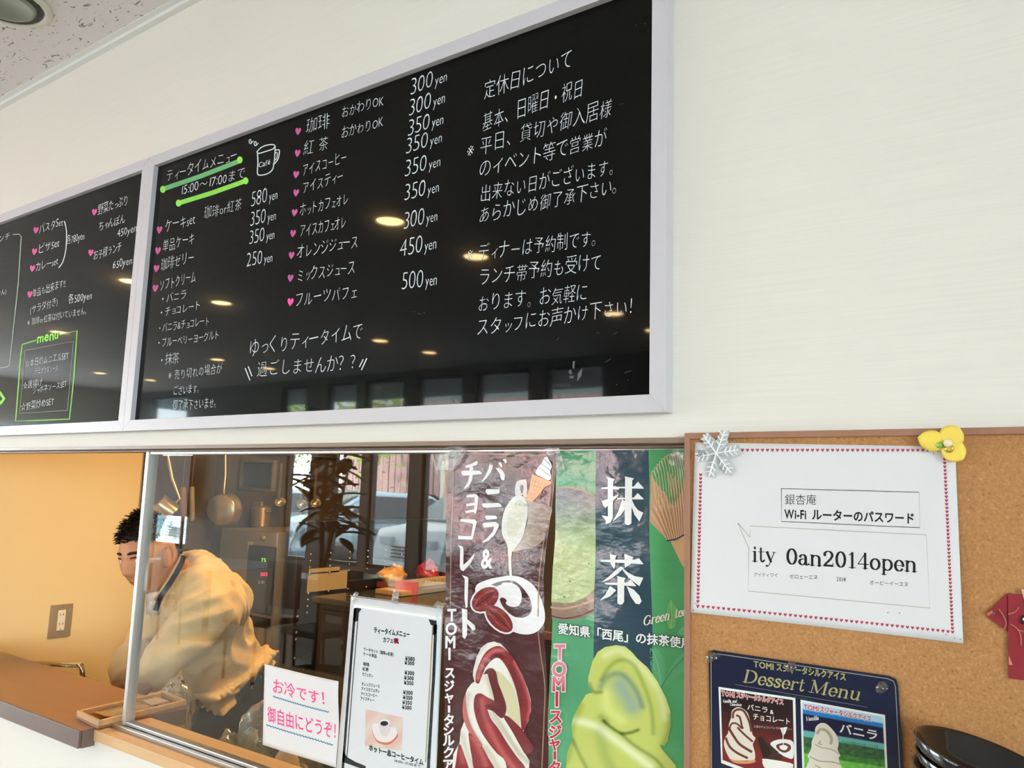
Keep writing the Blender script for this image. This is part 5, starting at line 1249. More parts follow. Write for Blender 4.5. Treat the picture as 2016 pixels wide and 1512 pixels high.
saucepan(c2, (.25, .55, -.45), .036, .07, (h2.x, h2.y, 1.636), 'small brass toned saucepan hanging tilted next to the aluminium pane edge')
def ladle(px, ptop, pbot, lb, xx=KX0+.06, r=.026, kind='ladle'):
    a = at_x(px, ptop, xx); b = at_x(px, pbot, xx)
    t = thing(kind, lb, 'utensil', a, 'utensils hanging on the kitchen wall'); bm = bmesh.new()
    hw = .007; bm2 = bbox((a.x-.0015, a.y-hw, b.z+.01), (a.x+.0015, a.y+hw, a.z), .001); obj('handle', bm2, M_PAN, t)
    bm = bmesh.new(); lathe(bm, [(r, 0), (r*.9, -.012), (r*.6, -.02), (0, -.024), (0, -.022), (r*.58, -.018), (r*.86, -.011), (r*.96, 0)], axis_mtx((a.x+.01, a.y, b.z), (.6, -.5, .6)), 24); obj('bowl', bm, M_PAN, t, True)
ladle(554, 912, 988, 'longest steel ladle, hanging left of the other two beside the framed picture')
ladle(597, 908, 992, 'middle steel ladle hanging on the kitchen wall')
ladle(623, 922, 990, 'right steel ladle hanging on the kitchen wall')
for px_, w_, lb, cc in ((360, .018, 'tan wooden rolling pin hanging between the two saucepans', (150, 118, 82)), (378, .013, 'pale steel knife sharpener hanging just left of the round saucepan', (178, 160, 130))):
    a = at_x(px_, 958, KX0+.06); b = at_x(px_, 1026, KX0+.06); t = thing('hanging_tool', lb, 'utensil', a, 'utensils hanging on the kitchen wall'); bm = bmesh.new()
    tube(bm, [a, a+Vector((0, 0, -.01)), b+Vector((0, 0, .01)), b], [w_*.6, w_*.8, w_*.8, w_*.5], 14); obj('shaft', bm, mat('tool_%d' % px_, cc, .4), t, True)
    bm = bmesh.new(); tube(bm, [a, (a.x, a.y, 1.64)], .0015, 6); obj('cord', bm, M_STEEL, t)
# framed picture
a = at_y(480, 906, 1.22); b = at_y(543, 968, 1.22)
t = thing('framed_picture', 'dark glazed picture in a pale silver frame hanging above the oven', 'picture', (a.x, 1.22, b.z))
M_PF = mat('silver_frame', (150, 142, 128), .3, metal=.6)
f = .012
for q in ((a.x, b.z, b.x, b.z+f), (a.x, a.z-f, b.x, a.z), (a.x, b.z+f, a.x+f, a.z-f), (b.x-f, b.z+f, b.x, a.z-f)): obj('frame_side', bbox((q[0], 1.2, q[1]), (q[2], 1.22, q[3]), .003), M_PF, t)
obj('picture_glass', bbox((a.x+f, 1.211, b.z+f), (b.x-f, 1.219, a.z-f)), mat('dark_picture', (62, 72, 82), .05, coat=1), t)
obj('support_arm', bbox((KX0+.021, 1.2205, (a.z+b.z)/2-.01), (b.x-.01, 1.23, (a.z+b.z)/2+.01)), M_BLACKM, t)

# ------------------------------------------------------------------ oven with a digital panel
t = thing('steam_oven', 'tall stainless oven with dark digital control panel behind the man', 'oven', (-2.8, 1.4, 0))
M_OV = mat('oven_steel', (160, 146, 130), .35, metal=.55)
ox0, ox1, oy = -2.965, -2.60, 1.1
obj('oven_body', bbox((ox0, oy, .12), (ox1, 1.78, 1.318), .006), M_OV, t)
pa = at_y(494, 1072, oy); pb = at_y(535, 1212, oy)
pan_ = obj('control_panel', bbox((pa.x, oy-.012, pb.z), (ox1+.002-.004, oy-.0005, pa.z), .003), mat('panel_dark', (52, 58, 70), .2, coat=.5), t)
def digits(s_, px_, py_, col, h=7, es=1.0):
    P = Print(lambda x, y: at_y(x, y, oy-.0126), .0002); P.text(s_, px_, py_, px_+h*1.3*len(s_)*.55, py_, h, col, 1, .01, latin=True)
    m = mat('led_%d%d%d' % col, col, emit=col, estr=es); o = P.build('display', m, t)
digits('75', 514, 1106, (130, 220, 60), 7, 1.6); digits('303', 512, 1134, (250, 50, 90), 7, 1.6); digits('210', 508, 1149, (120, 120, 110), 6, .3)
obj('vent_grille', bbox((pa.x+.01, oy-.012, pb.z-.05), (ox1-.01, oy-.0005, pb.z-.012), .002), M_BLACKM, t)
for nm, q0, q1_ in (('warning_sticker', (489, 1066), (498, 1084)), ('paper_label', (479, 1185), (492, 1212)), ('paper_label', (499, 1221), (517, 1233))):
    A_, B_ = at_y(*q0, oy), at_y(*q1_, oy); obj(nm, bbox((A_.x, oy-.0022, B_.z), (B_.x, oy-.0004, A_.z)), mat('label_paper', (196, 180, 150), .6), t)
bm = bmesh.new(); k_ = at_y(520, 1060, oy); lathe(bm, [(.011, 0), (.010, .012), (0, .013)], axis_mtx((k_.x, oy, k_.z), (0, -1, 0)), 20); obj('knob', bm, M_OV, t, True)
bm = bmesh.new(); tube(bm, [(-2.66, oy-.03, .30), (-2.66, oy-.03, .86)], .007, 10); tube(bm, [(-2.66, oy-.03, .34), (-2.66, oy, .34)], .005, 8); tube(bm, [(-2.66, oy-.03, .82), (-2.66, oy, .82)], .005, 8); obj('door_handle', bm, M_STEEL, t, True)
for k in range(4): obj('foot', bbox((ox0+.03+(k % 2)*.27, oy+.05+(k//2)*.5, 0), (ox0+.07+(k % 2)*.27, oy+.09+(k//2)*.5, .12), .003), M_BLACKM, t)
cpt = at_y(512, 1030, 1.3); t = thing('stock_pot', 'small stainless stock pot standing on top of the oven', 'pot', (cpt.x, 1.3, 1.319)); bm = bmesh.new()
lathe(bm, [(0, 1.3195), (.04, 1.3195), (.043, 1.323), (.043, 1.40), (.045, 1.402), (.0425, 1.402), (.041, 1.325), (0, 1.324)], Matrix.Translation((cpt.x, 1.3, 0)), 32); obj('pot_body', bm, M_PAN, t, True)
bm = bmesh.new(); lathe(bm, [(.044, 1.4035), (.03, 1.410), (.006, 1.413), (.006, 1.42), (.011, 1.424), (0, 1.428)], Matrix.Translation((cpt.x, 1.3, 0)), 32); obj('lid', bm, M_PAN, t, True)
for sg in (-1, 1): bm = bmesh.new(); tube(bm, [(cpt.x+sg*.043, 1.29, 1.385), (cpt.x+sg*.058, 1.29, 1.387), (cpt.x+sg*.058, 1.31, 1.387), (cpt.x+sg*.043, 1.31, 1.385)], .003, 8); obj('side_handle', bm, M_PAN, t, True)

# ------------------------------------------------------------------ dark rack cabinet with rows of studs
M_RACK = mat('dark_rack', (44, 36, 34), .3, coat=.2)
rx = -2.585
t = thing('tray_rack_cabinet', 'dark tray rack cabinet with rows of round steel rail ends next to the oven', 'cabinet', (-2.3, 1.9, 0))
obj('cabinet_body', bbox((rx+.001-.30+.30, 1.14, .05), (rx+.06, 2.45, 1.365), .004), M_RACK, t)
bmk = bmesh.new()
def stud(x_, y_, z_, r=.0042):
    bm = bmesh.new(); lathe(bm, [(r*.8, 0), (r, .001), (r, .007), (r*.7, .0095), (0, .01)], axis_mtx((x_, y_, z_), (1, -.0, 0)), 12); return bm
M_STUD = mat('rail_end', (206, 200, 186), .22, metal=.8)
rows_ = [1.235, 1.21, 1.185, 1.16, 1.085, 1.06, 1.035, 1.01, .845, .82, .795, .77]
proto = None; fx = rx+.0605
for ci in range(6):
    for z_ in rows_:
        o = obj('rail_end', stud(fx, 1.2+.105*ci, z_), M_STUD, t, True) if proto is None else proto.copy()
        if proto is None: proto = o; p0 = Vector((0, 1.2, rows_[0]))
        else: COL.objects.link(o); o.location = Vector((0, 1.2+.105*ci, z_))-p0; o.parent = t
for z_ in (1.0, .94, .915, .845): o = obj('bolt', stud(fx, 1.155, z_, .006), M_STUD, t, True)
for q0, q1_ in (((608, 1120), (668, 1126)), ((606, 1128), (682, 1158))):
    A_ = at_x(*q0, fx); B_ = at_x(q1_[0], q1_[1], fx); obj('paper_notice', bbox((fx, A_.y, B_.z), (fx+.0012, B_.y, A_.z)), mat('tan_notice', (190, 164, 118), .6), t)

# ------------------------------------------------------------------ low fridge with packages on its top (seen between the note and the banner)
t = thing('undercounter_fridge', 'dark topped undercounter fridge carrying boxes behind the tea menu', 'fridge', (-1.8, 1.5, 0))
obj('fridge_body', bbox((-2.42, 1.17, .1), (-1.0, 1.95, 1.06), .005), mat('fridge_dark', (58, 48, 44), .3), t)
obj('fridge_top', bbox((-2.44, 1.15, 1.062), (-.98, 1.97, 1.085), .004), mat('fridge_top', (96, 92, 90), .22, metal=.6), t)
obj('front_rail', bbox((-2.1, 1.14, 1.06), (-1.2, 1.1495, 1.083), .002), mat('rail_brown', (150, 104, 84), .4), t)
for k in (0, 1): obj('door', bbox((-2.40+k*.70, 1.155, .14), (-1.71+k*.70, 1.169, 1.04), .003), mat('fridge_dark', (58, 48, 44), .3), t)
FT = 1.0865
def on_top(px, py, z=FT): return at_z(px, py, z)
def carton(px0, py0, px1, py1, depth_, h, mf, nm, lb, cat, parts=()):
    a, b = at_z(px0, py0, FT), at_z(px1, py1, FT); u = (b-a); un_ = u.normalized(); v_ = Vector((-un_.y, un_.x, 0))*depth_
    t = thing(nm, lb, cat, (a+b)/2, 'packages on the fridge'); bm = bmesh.new(); slab(bm, Vector((a.x, a.y, 0)), Vector((u.x, u.y, 0)), v_, FT, FT+h); bmesh.ops.bevel(bm, geom=bm.edges[:], offset=.002, segments=2, affect='EDGES'); obj('carton', bm, mf, t)
    return t, a, un_, u.length, v_
tt_, a_, u_, L_, v_ = carton(822, 1171, 900, 1160, .09, .048, mat('grey_box', (176, 166, 152), .5), 'wrap_box', 'long grey wrap box with a pink end and handwritten cream label', 'box')
bm = bmesh.new(); slab(bm, Vector((a_.x, a_.y, 0))-u_*.034, u_*.0335, v_, FT, FT+.05); obj('pink_end', bm, mat('pink_card', (226, 92, 92), .5), tt_)
bm = bmesh.new(); s_ = Vector((a_.x, a_.y, 0))+u_*.0; n_ = Vector((v_.x, v_.y, 0)).normalized(); slab(bm, s_-n_*.003, u_*L_*.96, n_*.002, FT+.03, FT+.062); obj('name_label', bm, mat('cream_label', (226, 196, 150), .6), tt_)
P = Print(lambda x, y: s_-n_*.0033+u_*x+Vector((0, 0, FT+.046-y)), .0002); P.text('ラップサイズ', .02, .006, L_*.62, .006, .013, (70, 50, 40), 1, .0); P.build('handwriting', M_INK, tt_)
carton(738, 1168, 790, 1175, .07, .018, mat('kraft_tray', (204, 164, 112), .6), 'paper_tray', 'flat kraft tray lying in front of the yellow bag', 'tray')
t2_, a_, u_, L_, v_ = carton(741, 1155, 760, 1158, .04, .022, mat('orange_pack', (232, 110, 74), .5), 'small_carton', 'small orange carton at the left end of the fridge top', 'box')
def sack(px, py, w, h, dpt, col, lb, seed, nm='food_bag'):
    c = at_z(px, py, FT); t = thing(nm, lb, 'bag', c, 'packages on the fridge'); bm = bmesh.new(); bmesh.ops.create_icosphere(bm, subdivisions=4, radius=1)
    for v in bm.verts:
        n = noise.noise(v.co*1.7+Vector((seed, 0, 0)))*.35+noise.noise(v.co*5+Vector((0, seed, 0)))*.12
        p = v.co*(1+n); v.co = Vector((c.x+p.x*w/2, c.y+p.y*dpt/2, FT+.001+h/2*(1+max(-1, p.z))))
    obj('sack', bm, mat('sack_%d' % seed, col, .35, coat=.2), t, True)
    bm = bmesh.new(); tube(bm, [(c.x, c.y, FT+h*.92), (c.x+.004, c.y, FT+h*1.03), (c.x+.01, c.y, FT+h*1.12)], [.008, .005, .011], 10); obj('tied_neck', bm, mat('sack_%d' % seed, col, .35), t, True)
sack(772, 1156, .10, .085, .12, (226, 172, 100), 'crumpled yellow food bag on the fridge top', 31)
sack(842, 1151, .10, .10, .10, (172, 44, 62), 'crimson food bag with a dark fold on the fridge top', 37)
sack(893, 1150, .08, .09, .10, (150, 40, 60), 'darker crimson bag half hidden by the brown banner', 41)

# tall tan cupboard at the back and bright trim strip seen over the banners
t = thing('narrow_cupboard', 'narrow tan cupboard at the back of the kitchen', 'cupboard', (-2.65, 2.3, 0))
a = at_y(787, 1022, 2.45); b = at_y(813, 1022, 2.45)
obj('cupboard_body', bbox((a.x, 2.45, .05), (b.x, 2.69, a.z), .003), mat('tan_laminate', (214, 160, 96), .45), t)
bm = bmesh.new(); lathe(bm, [(.012, 0), (.012, .02), (0, .022)], axis_mtx((b.x-.02, 2.45, 1.22), (0, -1, 0)), 16); obj('knob', bm, mat('dark_knob', (96, 60, 36), .4), t, True)
t = thing('wall_cabinets', 'pale kitchen wall cabinets seen in the strip above the two banners', 'cabinet', (-.6, 2.5, 1.55))
for k in range(5):
    x0 = -1.75+k*.6; obj('cabinet_box', bbox((x0, 2.36, 1.53), (x0+.598, 2.69, 2.2), .002), mat('pale_cabinet', (236, 222, 184), .4), t)
    obj('cabinet_door', bbox((x0+.004, 2.34, 1.535), (x0+.594, 2.359, 2.19), .003), mat('pale_cabinet', (236, 222, 184), .4), t)
    obj('pull', bbox((x0+.25, 2.325, 1.56), (x0+.35, 2.339, 1.57), .001), M_STEEL, t)

# ------------------------------------------------------------------ the man behind the counter
def skin_mesh(name, nodes, edges, levels=2):
    """nodes: (position, rx, ry); first node is the root"""
    me = bpy.data.meshes.new(name); me.from_pydata([n[0] for n in nodes], edges, [])
    o = bpy.data.objects.new(name, me); COL.objects.link(o)
    o.modifiers.new('k', 'SKIN'); sd = o.modifiers.new('s', 'SUBSURF'); sd.levels = levels
    for i, n in enumerate(nodes):
        d = me.skin_vertices[0].data[i]; d.radius = (n[1], n[2] if len(n) > 2 else n[1]); d.use_root = (i == 0)
    dg = bpy.context.evaluated_depsgraph_get(); m2 = bpy.data.meshes.new_from_object(o.evaluated_get(dg))
    bpy.data.objects.remove(o); bpy.data.meshes.remove(me)
    bm = bmesh.new(); bm.from_mesh(m2); bpy.data.meshes.remove(m2); return bm
def eval_remesh(bm, vox):
    me = bpy.data.meshes.new('r'); bm.to_mesh(me); bm.free(); o = bpy.data.objects.new('r', me); COL.objects.link(o)
    r = o.modifiers.new('r', 'REMESH'); r.mode = 'VOXEL'; r.voxel_size = vox; r.use_smooth_shade = True
    sm = o.modifiers.new('sm', 'SMOOTH'); sm.factor = .5; sm.iterations = 2
    m2 = bpy.data.meshes.new_from_object(o.evaluated_get(bpy.context.evaluated_depsgraph_get()))
    bpy.data.objects.remove(o); bpy.data.meshes.remove(me); b2 = bmesh.new(); b2.from_mesh(m2); bpy.data.meshes.remove(m2); return b2

HY = .44
HC = at_y(295, 1093, HY)                       # centre of the skull
head_f = Vector((.22, -.95, -.22)).normalized()     # where the face points
head_u = Vector((-.06, -.2, 1)); head_u = (head_u-head_f*head_u.dot(head_f)).normalized()
head_r = head_f.cross(head_u)                  # his right-hand side is -x; this is the image left
HM = Matrix(((head_r.x, head_f.x, head_u.x, HC.x), (head_r.y, head_f.y, head_u.y, HC.y), (head_r.z, head_f.z, head_u.z, HC.z), (0, 0, 0, 1)))
from mathutils.bvhtree import BVHTree
def face_y(x, z):
    h = FACE.ray_cast(Vector((x, .3, z)), Vector((0, -1, 0)))[0]
    return h.y if h else .08
def head_shape(local=False):
    bm = bmesh.new(); bmesh.ops.create_icosphere(bm, subdivisions=6, radius=1)
    g = lambda x, c, s: math.exp(-((x-c)/s)**2)
    for v in bm.verts:
        x, y, z = v.co
        X, Y, Z = x*.076, y*.096, z*.118
        low = max(0, -z)
        X *= 1-.30*low**1.5; Y *= 1-.10*low
        if y < 0 and z < -.1: Y *= 1-.35*min(1, (-z-.1)*1.2)            # nape
        if y > 0:
            Y *= 1-.10*(1-abs(x))*(y**4)*.6                              # flatten the face
            fr = y*y
            nose = g(X, 0, .0105)*((g(Z, -.030, .014)*.020)+(g(Z, -.012, .020)*.010)); Y += nose*fr
            Y += g(X, .012, .006)*g(Z, -.034, .007)*.005*fr+g(X, -.012, .006)*g(Z, -.034, .007)*.005*fr
            for sx_ in (-1, 1):
                Y -= g(X, sx_*.032, .014)*g(Z, .004, .010)*.0085*fr      # sockets
                Y += g(X, sx_*.040, .016)*g(Z, -.022, .016)*.0035*fr     # cheek bones
            Y += g(Z, .022, .009)*g(X, 0, .045)*.0035*fr                 # brow
            Y += g(X, 0, .020)*(g(Z, -.058, .0042)*.0048+g(Z, -.067, .0048)*.0052)*fr
            Y -= g(X, 0, .022)*g(Z, -.0625, .0022)*.0028*fr
            Y -= g(X, 0, .03)*g(Z, -.078, .006)*.0035*fr
            Y += g(X, 0, .022)*g(Z, -.098, .013)*.009                    # chin
        v.co = Vector((X, Y, Z))
    for sx_ in (-1, 1):                                                  # ears
        for (yy, zz, rx_, ry_, rz_) in ((.010, -.002, .012, .018, .032), (.014, -.027, .011, .010, .012)):
            m_ = Matrix.Translation((sx_*.080, yy, zz)) @ Matrix.Rotation(sx_*-.35, 4, 'Z') @ Matrix.Diagonal((rx_, ry_, rz_, 1))
            bmesh.ops.create_uvsphere(bm, u_segments=24, v_segments=16, radius=1, matrix=m_)
    if not local: bmesh.ops.transform(bm, matrix=HM, verts=bm.verts)
    return bm
_h = head_shape(True); FACE = BVHTree.FromBMesh(_h); _h.free()

PV = at_y(464, 1390, .84); WA = at_y(436, 1292, .76); CHS = at_y(410, 1212, .66); UC = at_y(390, 1160, .58); NB = at_y(352, 1122, .52)
neck_top = HM @ Vector((0, -.03, -.075))
SHL = at_y(412, 1196, .50); ELL = at_y(335, 1290, .42); WRL = at_y(262, 1372, .34)
SHR = at_y(345, 1165, .70); ELR = at_y(275, 1270, .62); WRR = at_y(228, 1368, .52)
def down(p, dx_, dy_, z_): return Vector((p.x+dx_, p.y+dy_, z_))
HIPL = PV+Vector((.02, -.09, -.04)); HIPR = PV+Vector((.0, .09, -.04))
body_nodes = [(PV, .095, .115), (WA, .075, .10), (CHS, .095, .115), (UC, .065, .095), (NB, .046), (neck_top, .046),
 (SHL, .048), (ELL, .038), (WRL, .028), (SHR, .048), (ELR, .040), (WRR, .028),
 (HIPL, .07), (down(HIPL, .03, -.02, .47), .058), (down(HIPL, .06, .0, .08), .042), (HIPR, .07), (down(HIPR, .0, .02, .47), .058), (down(HIPR, .03, .03, .08), .042)]
body_edges = [(0, 1), (1, 2), (2, 3), (3, 4), (4, 5), (3, 6), (6, 7), (7, 8), (3, 9), (9, 10), (10, 11), (0, 12), (12, 13), (13, 14), (0, 15), (15, 16), (16, 17)]
man = thing('person', 'man in cream shirt and dark apron bending behind the counter, looking up', 'person', (PV.x, PV.y, 0))
M_SKIN = mat('skin', (206, 150, 112), .45, spec=.35, vary=(30, .05))
bm = skin_mesh('b', body_nodes, body_edges, 2)
def hand(bm, wr, d, side):
    """palm with five bent fingers, joined into the body"""
    d = d.normalized(); s = d.cross(Vector((0, 0, 1))).normalized()*side; n = s.cross(d)
    def chain(ps, r):
        b = skin_mesh('f', [(p, r*(1-.1*i)) for i, p in enumerate(ps)], [(i, i+1) for i in range(len(ps)-1)], 1); m = bpy.data.meshes.new('t'); b.to_mesh(m); b.free(); bm.from_mesh(m); bpy.data.meshes.remove(m)
    chain([wr-d*.02, wr+d*.02, wr+d*.055, wr+d*.085], .024)
    for k, (o_, L) in enumerate(((-.028, .062), (-.010, .075), (.010, .080), (.029, .070))):
        a = wr+d*.07+s*o_; chain([a, a+d*L*.45-n*.006, a+d*L*.75-n*.02, a+d*L*.9-n*.036], .0085)
    a = wr+d*.02-s*.026; chain([a, a-s*.022+d*.02, a-s*.028+d*.045-n*.01], .0095)
hand(bm, WRL, (WRL-ELL), 1); hand(bm, WRR, (WRR-ELR), -1)
hb = head_shape(); m_ = bpy.data.meshes.new('t'); hb.to_mesh(m_); hb.free(); bm.from_mesh(m_); bpy.data.meshes.remove(m_)
bm = eval_remesh(bm, .0036)
seen = set(); best = []
for v in bm.verts:
    if v in seen: continue
    st = [v]; seen.add(v); isl = []
    while st:
        q = st.pop(); isl.append(q)
        for e_ in q.link_edges:
            o_ = e_.other_vert(q)
            if o_ not in seen: seen.add(o_); st.append(o_)
    if len(isl) > len(best): best = isl
best = set(best); bmesh.ops.delete(bm, geom=[v for v in bm.verts if v not in best], context='VERTS')
obj('body', bm, M_SKIN, man, True)
# outer ears, eyes, brows, hair
for sx_ in (-1, 1):
    bm = bmesh.new(); pts = [HM @ Vector((sx_*(.088+.006*math.sin(a)), .010-.017*math.cos(a)*(1 if math.sin(a) > -.5 else .6), -.003+.033*math.sin(a))) for a in [-1.9+4.2*k/16 for k in range(17)]]
    tube(bm, pts, [.003]+[.0042]*15+[.003], 8); obj('ear_rim', bm, M_SKIN, man, True)
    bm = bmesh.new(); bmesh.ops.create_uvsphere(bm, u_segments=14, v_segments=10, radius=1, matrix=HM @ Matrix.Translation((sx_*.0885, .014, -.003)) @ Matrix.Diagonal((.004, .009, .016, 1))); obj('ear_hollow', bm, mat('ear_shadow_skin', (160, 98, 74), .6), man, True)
for sx_ in (-1, 1):
    c = HM @ Vector((sx_*.0315, face_y(sx_*.0315, .003)-.0078, .003))
    bm = bmesh.new(); bmesh.ops.create_uvsphere(bm, u_segments=20, v_segments=14, radius=.0115, matrix=Matrix.Translation(c)); e_ = obj('eye', bm, mat('eye_white', (226, 214, 204), .15, coat=1), man, True)
    gaze = (CAM-c).normalized(); bm = bmesh.new(); lathe(bm, [(0, .0012), (.0058, .0006), (.0062, -.0012)], axis_mtx(c+gaze*.0109, gaze), 20); piece('iris', bm, mat('iris_dark', (34, 22, 16), .1, coat=1), e_, True)
    for nm, zz, th, cc in (('eyelid', .0125, .0024, (70, 44, 34)), ('eyebrow', .0265, .0042, (26, 20, 18))):
        bm = bmesh.new(); pts = []
        for k in range(7):
            x_ = sx_*((.012 if nm == 'eyebrow' else .018)+(.038 if nm == 'eyebrow' else .028)*k/6); z_ = zz-.004+.007*math.sin(PI*(.25+.6*k/6)); pts.append(HM @ Vector((x_, face_y(x_, z_)+(.0005 if nm == 'eyebrow' else .0006), z_)))
        tube(bm, pts, [th*.6, th, th, th, th, th*.8, th*.4], 8); obj(nm, bm, mat(nm+'_dark', cc, .7), man, True)
bm = bmesh.new(); pts = [HM @ Vector((x_, face_y(x_, -.0628+.6*x_*x_)+.0002, -.0628+.6*x_*x_)) for x_ in (-.022, -.012, 0, .012, .022)]; tube(bm, pts, [.001, .0018, .0018, .0018, .001], 6); obj('mouth', bm, mat('lip_line', (130, 70, 60), .5), man, True)
rnd = random.Random(5); bm = bmesh.new()
M_HAIR = mat('black_hair', (16, 13, 12), .4, spec=.4)
def on_skull(th, ph, k=1.0): return Vector((.076*math.sin(th)*math.sin(ph), .096*math.sin(th)*math.cos(ph), .118*math.cos(th)))*k
capv = []
bmc = bmesh.new(); bmesh.ops.create_icosphere(bmc, subdivisions=4, radius=1)
bmesh.ops.delete(bmc, geom=[v for v in bmc.verts if (v.co.z < .30+.25*max(0, v.co.y) and v.co.y > -.38) or (v.co.y <= -.38 and v.co.z < -.38) or (abs(v.co.x) > .9 and v.co.z < .1)], context='VERTS')
for v in bmc.verts: v.co = Vector((v.co.x*.080, v.co.y*.100, v.co.z*.124)); v.co = v.co*(1+.03*noise.noise(v.co*60))
bmesh.ops.transform(bmc, matrix=HM, verts=bmc.verts); m_ = bpy.data.meshes.new('t'); bmc.to_mesh(m_); bmc.free(); bm.from_mesh(m_); bpy.data.meshes.remove(m_)
for k in range(1500):
    th = rnd.uniform(0, 1.9); ph = rnd.uniform(-PI, PI)
    fy = math.cos(ph)
    if fy > -.1 and th > 1.18-.12*fy: continue
    if fy > -.5 and th > 1.22: continue
    p = on_skull(th, ph); nrm = Vector((p.x/.0058, p.y/.0092, p.z/.0139)).normalized()
    top = max(0, 1.3-th)
    L = rnd.uniform(.012, .022)+.026*top*rnd.uniform(.5, 1.0)
    comb = Vector((rnd.uniform(-.5, .5)-.15, .85, rnd.uniform(-.1, .35))); d = (nrm*rnd.uniform(.5, 1.0)+comb*.75+Vector((rnd.uniform(-.4, .4), rnd.uniform(-.3, .3), rnd.uniform(-.3, .3)))).normalized()
    if th > 1.2: d = (nrm*.35+Vector((0, -.2, -1))).normalized(); L = .012
    q0 = HM @ (p*1.005); q1_ = HM @ (p+d*L*.6+nrm*.002); q2_ = HM @ (p+d*L+Vector((0, 0, -.15*L))); tube(bm, [q0, q1_, q2_], [.0021, .0015, .0002], 4, False)
obj('hair', bm, M_HAIR, man, True)
# clothes
M_SHIRT = mat('cream_shirt', (236, 204, 150), .75, sheen=.2, bump=(14, .7, (1, 1, 1), .012))
def wrinkle(bm, amp, sc, seed):
    bm.normal_update()
    for v in bm.verts:
        q = v.co.x*.75+v.co.z*.65; r_ = v.co.z*.75-v.co.x*.65
        n_ = noise.noise(Vector((q*sc*.5, r_*sc*1.9, v.co.y*sc+seed))); v.co += v.normal*amp*(1-abs(n_)*2.4+.35*noise.noise(v.co*sc*1.8)-.2)
HEM = WA.lerp(PV, .25)
sh_nodes = [(WA, .108, .138), (CHS, .132, .155), (UC, .125, .155), (NB.lerp(UC, .05), .092), (SHL, .078), (SHL.lerp(ELL, .55), .074), (ELL, .066), (ELL.lerp(WRL, .8), .052), (SHR, .075), (ELR, .062), (ELR.lerp(WRR, .85), .05), (HEM, .122, .150)]
bm = skin_mesh('s', sh_nodes, [(0, 1), (1, 2), (2, 3), (2, 4), (4, 5), (5, 6), (6, 7), (2, 8), (8, 9), (9, 10), (0, 11)], 3)
bm = eval_remesh(bm, .008); wrinkle(bm, .014, 11, 3)
HP = at_y(455, 1342, .80); HA = (CHS-PV).normalized()
near = [f for f in bm.faces if (f.calc_center_median()-HP).cross(HA).length < .42 and (f.calc_center_median()-HP).dot(HA) < .05 and f.calc_center_median().x > HP.x-.19]
gs = set(near); [gs.update(f.edges) for f in near]; [gs.update(f.verts) for f in near]
bmesh.ops.bisect_plane(bm, geom=list(gs), plane_co=HP, plane_no=HA, clear_inner=True)
bmesh.ops.holes_fill(bm, edges=[e for e in bm.edges if e.is_boundary], sides=0)
obj('shirt', bm, M_SHIRT, man, True)
bm = skin_mesh('t', [(PV.lerp(WA, .66), .084, .108), (PV.lerp(WA, .3), .108, .138), (PV, .14, .165), (HIPL, .10), (body_nodes[13][0], .078), (body_nodes[14][0], .062), (HIPR, .10), (body_nodes[16][0], .078), (body_nodes[17][0], .062)], [(0, 1), (1, 2), (2, 3), (3, 4), (4, 5), (2, 6), (6, 7), (7, 8)], 2)
bm = eval_remesh(bm, .009); wrinkle(bm, .006, 14, 8); obj('trousers', bm, mat('black_apron', (24, 23, 24), .75), man, True)
for q in (body_nodes[14][0], body_nodes[17][0]):
    bm = bmesh.new(); bmesh.ops.create_uvsphere(bm, u_segments=20, v_segments=12, radius=1, matrix=Matrix.Translation((q.x-.05, q.y-.02, .052)) @ Matrix.Diagonal((.13, .052, .052, 1)))
    for v in bm.verts: v.co.z = max(v.co.z, .001)
    obj('shoe', bm, M_BLACKM, man, True)
# apron neck strap
sp = [at_y(362, 1094, .50), at_y(358, 1108, .455), at_y(346, 1130, .415), at_y(331, 1154, .395), at_y(316, 1175, .385), at_y(306, 1202, .39)]
bm = bmesh.new(); prev = None
for i, p in enumerate(sp):
    d = (sp[min(i+1, len(sp)-1)]-sp[max(i-1, 0)]).normalized(); s_ = d.cross(Vector((.85, -.5, 0))).normalized()*.0075
    cur = [bm.verts.new(p-s_), bm.verts.new(p+s_)]
    if prev: bm.faces.new((prev[0], prev[1], cur[1], cur[0]))
    prev = cur
bmesh.ops.solidify(bm, geom=bm.faces[:], thickness=.002); obj('apron_strap', bm, mat('grey_blue_strap', (96, 100, 118), .7), man, True)
bm = bmesh.new(); tube(bm, [at_y(358, 1094, .51), at_y(353, 1108, .462), at_y(341, 1130, .425), at_y(325, 1156, .41), at_y(308, 1180, .42)], [.006, .007, .007, .008, .007], 10); obj('shirt_collar', bm, M_SHIRT, man, True)
bm = bmesh.new(); tube(bm, [at_y(306, 1168, .44), at_y(304, 1205, .45)], [.02, .024], 12); obj('white_undershirt', bm, mat('undershirt', (226, 222, 220), .7), man, True)
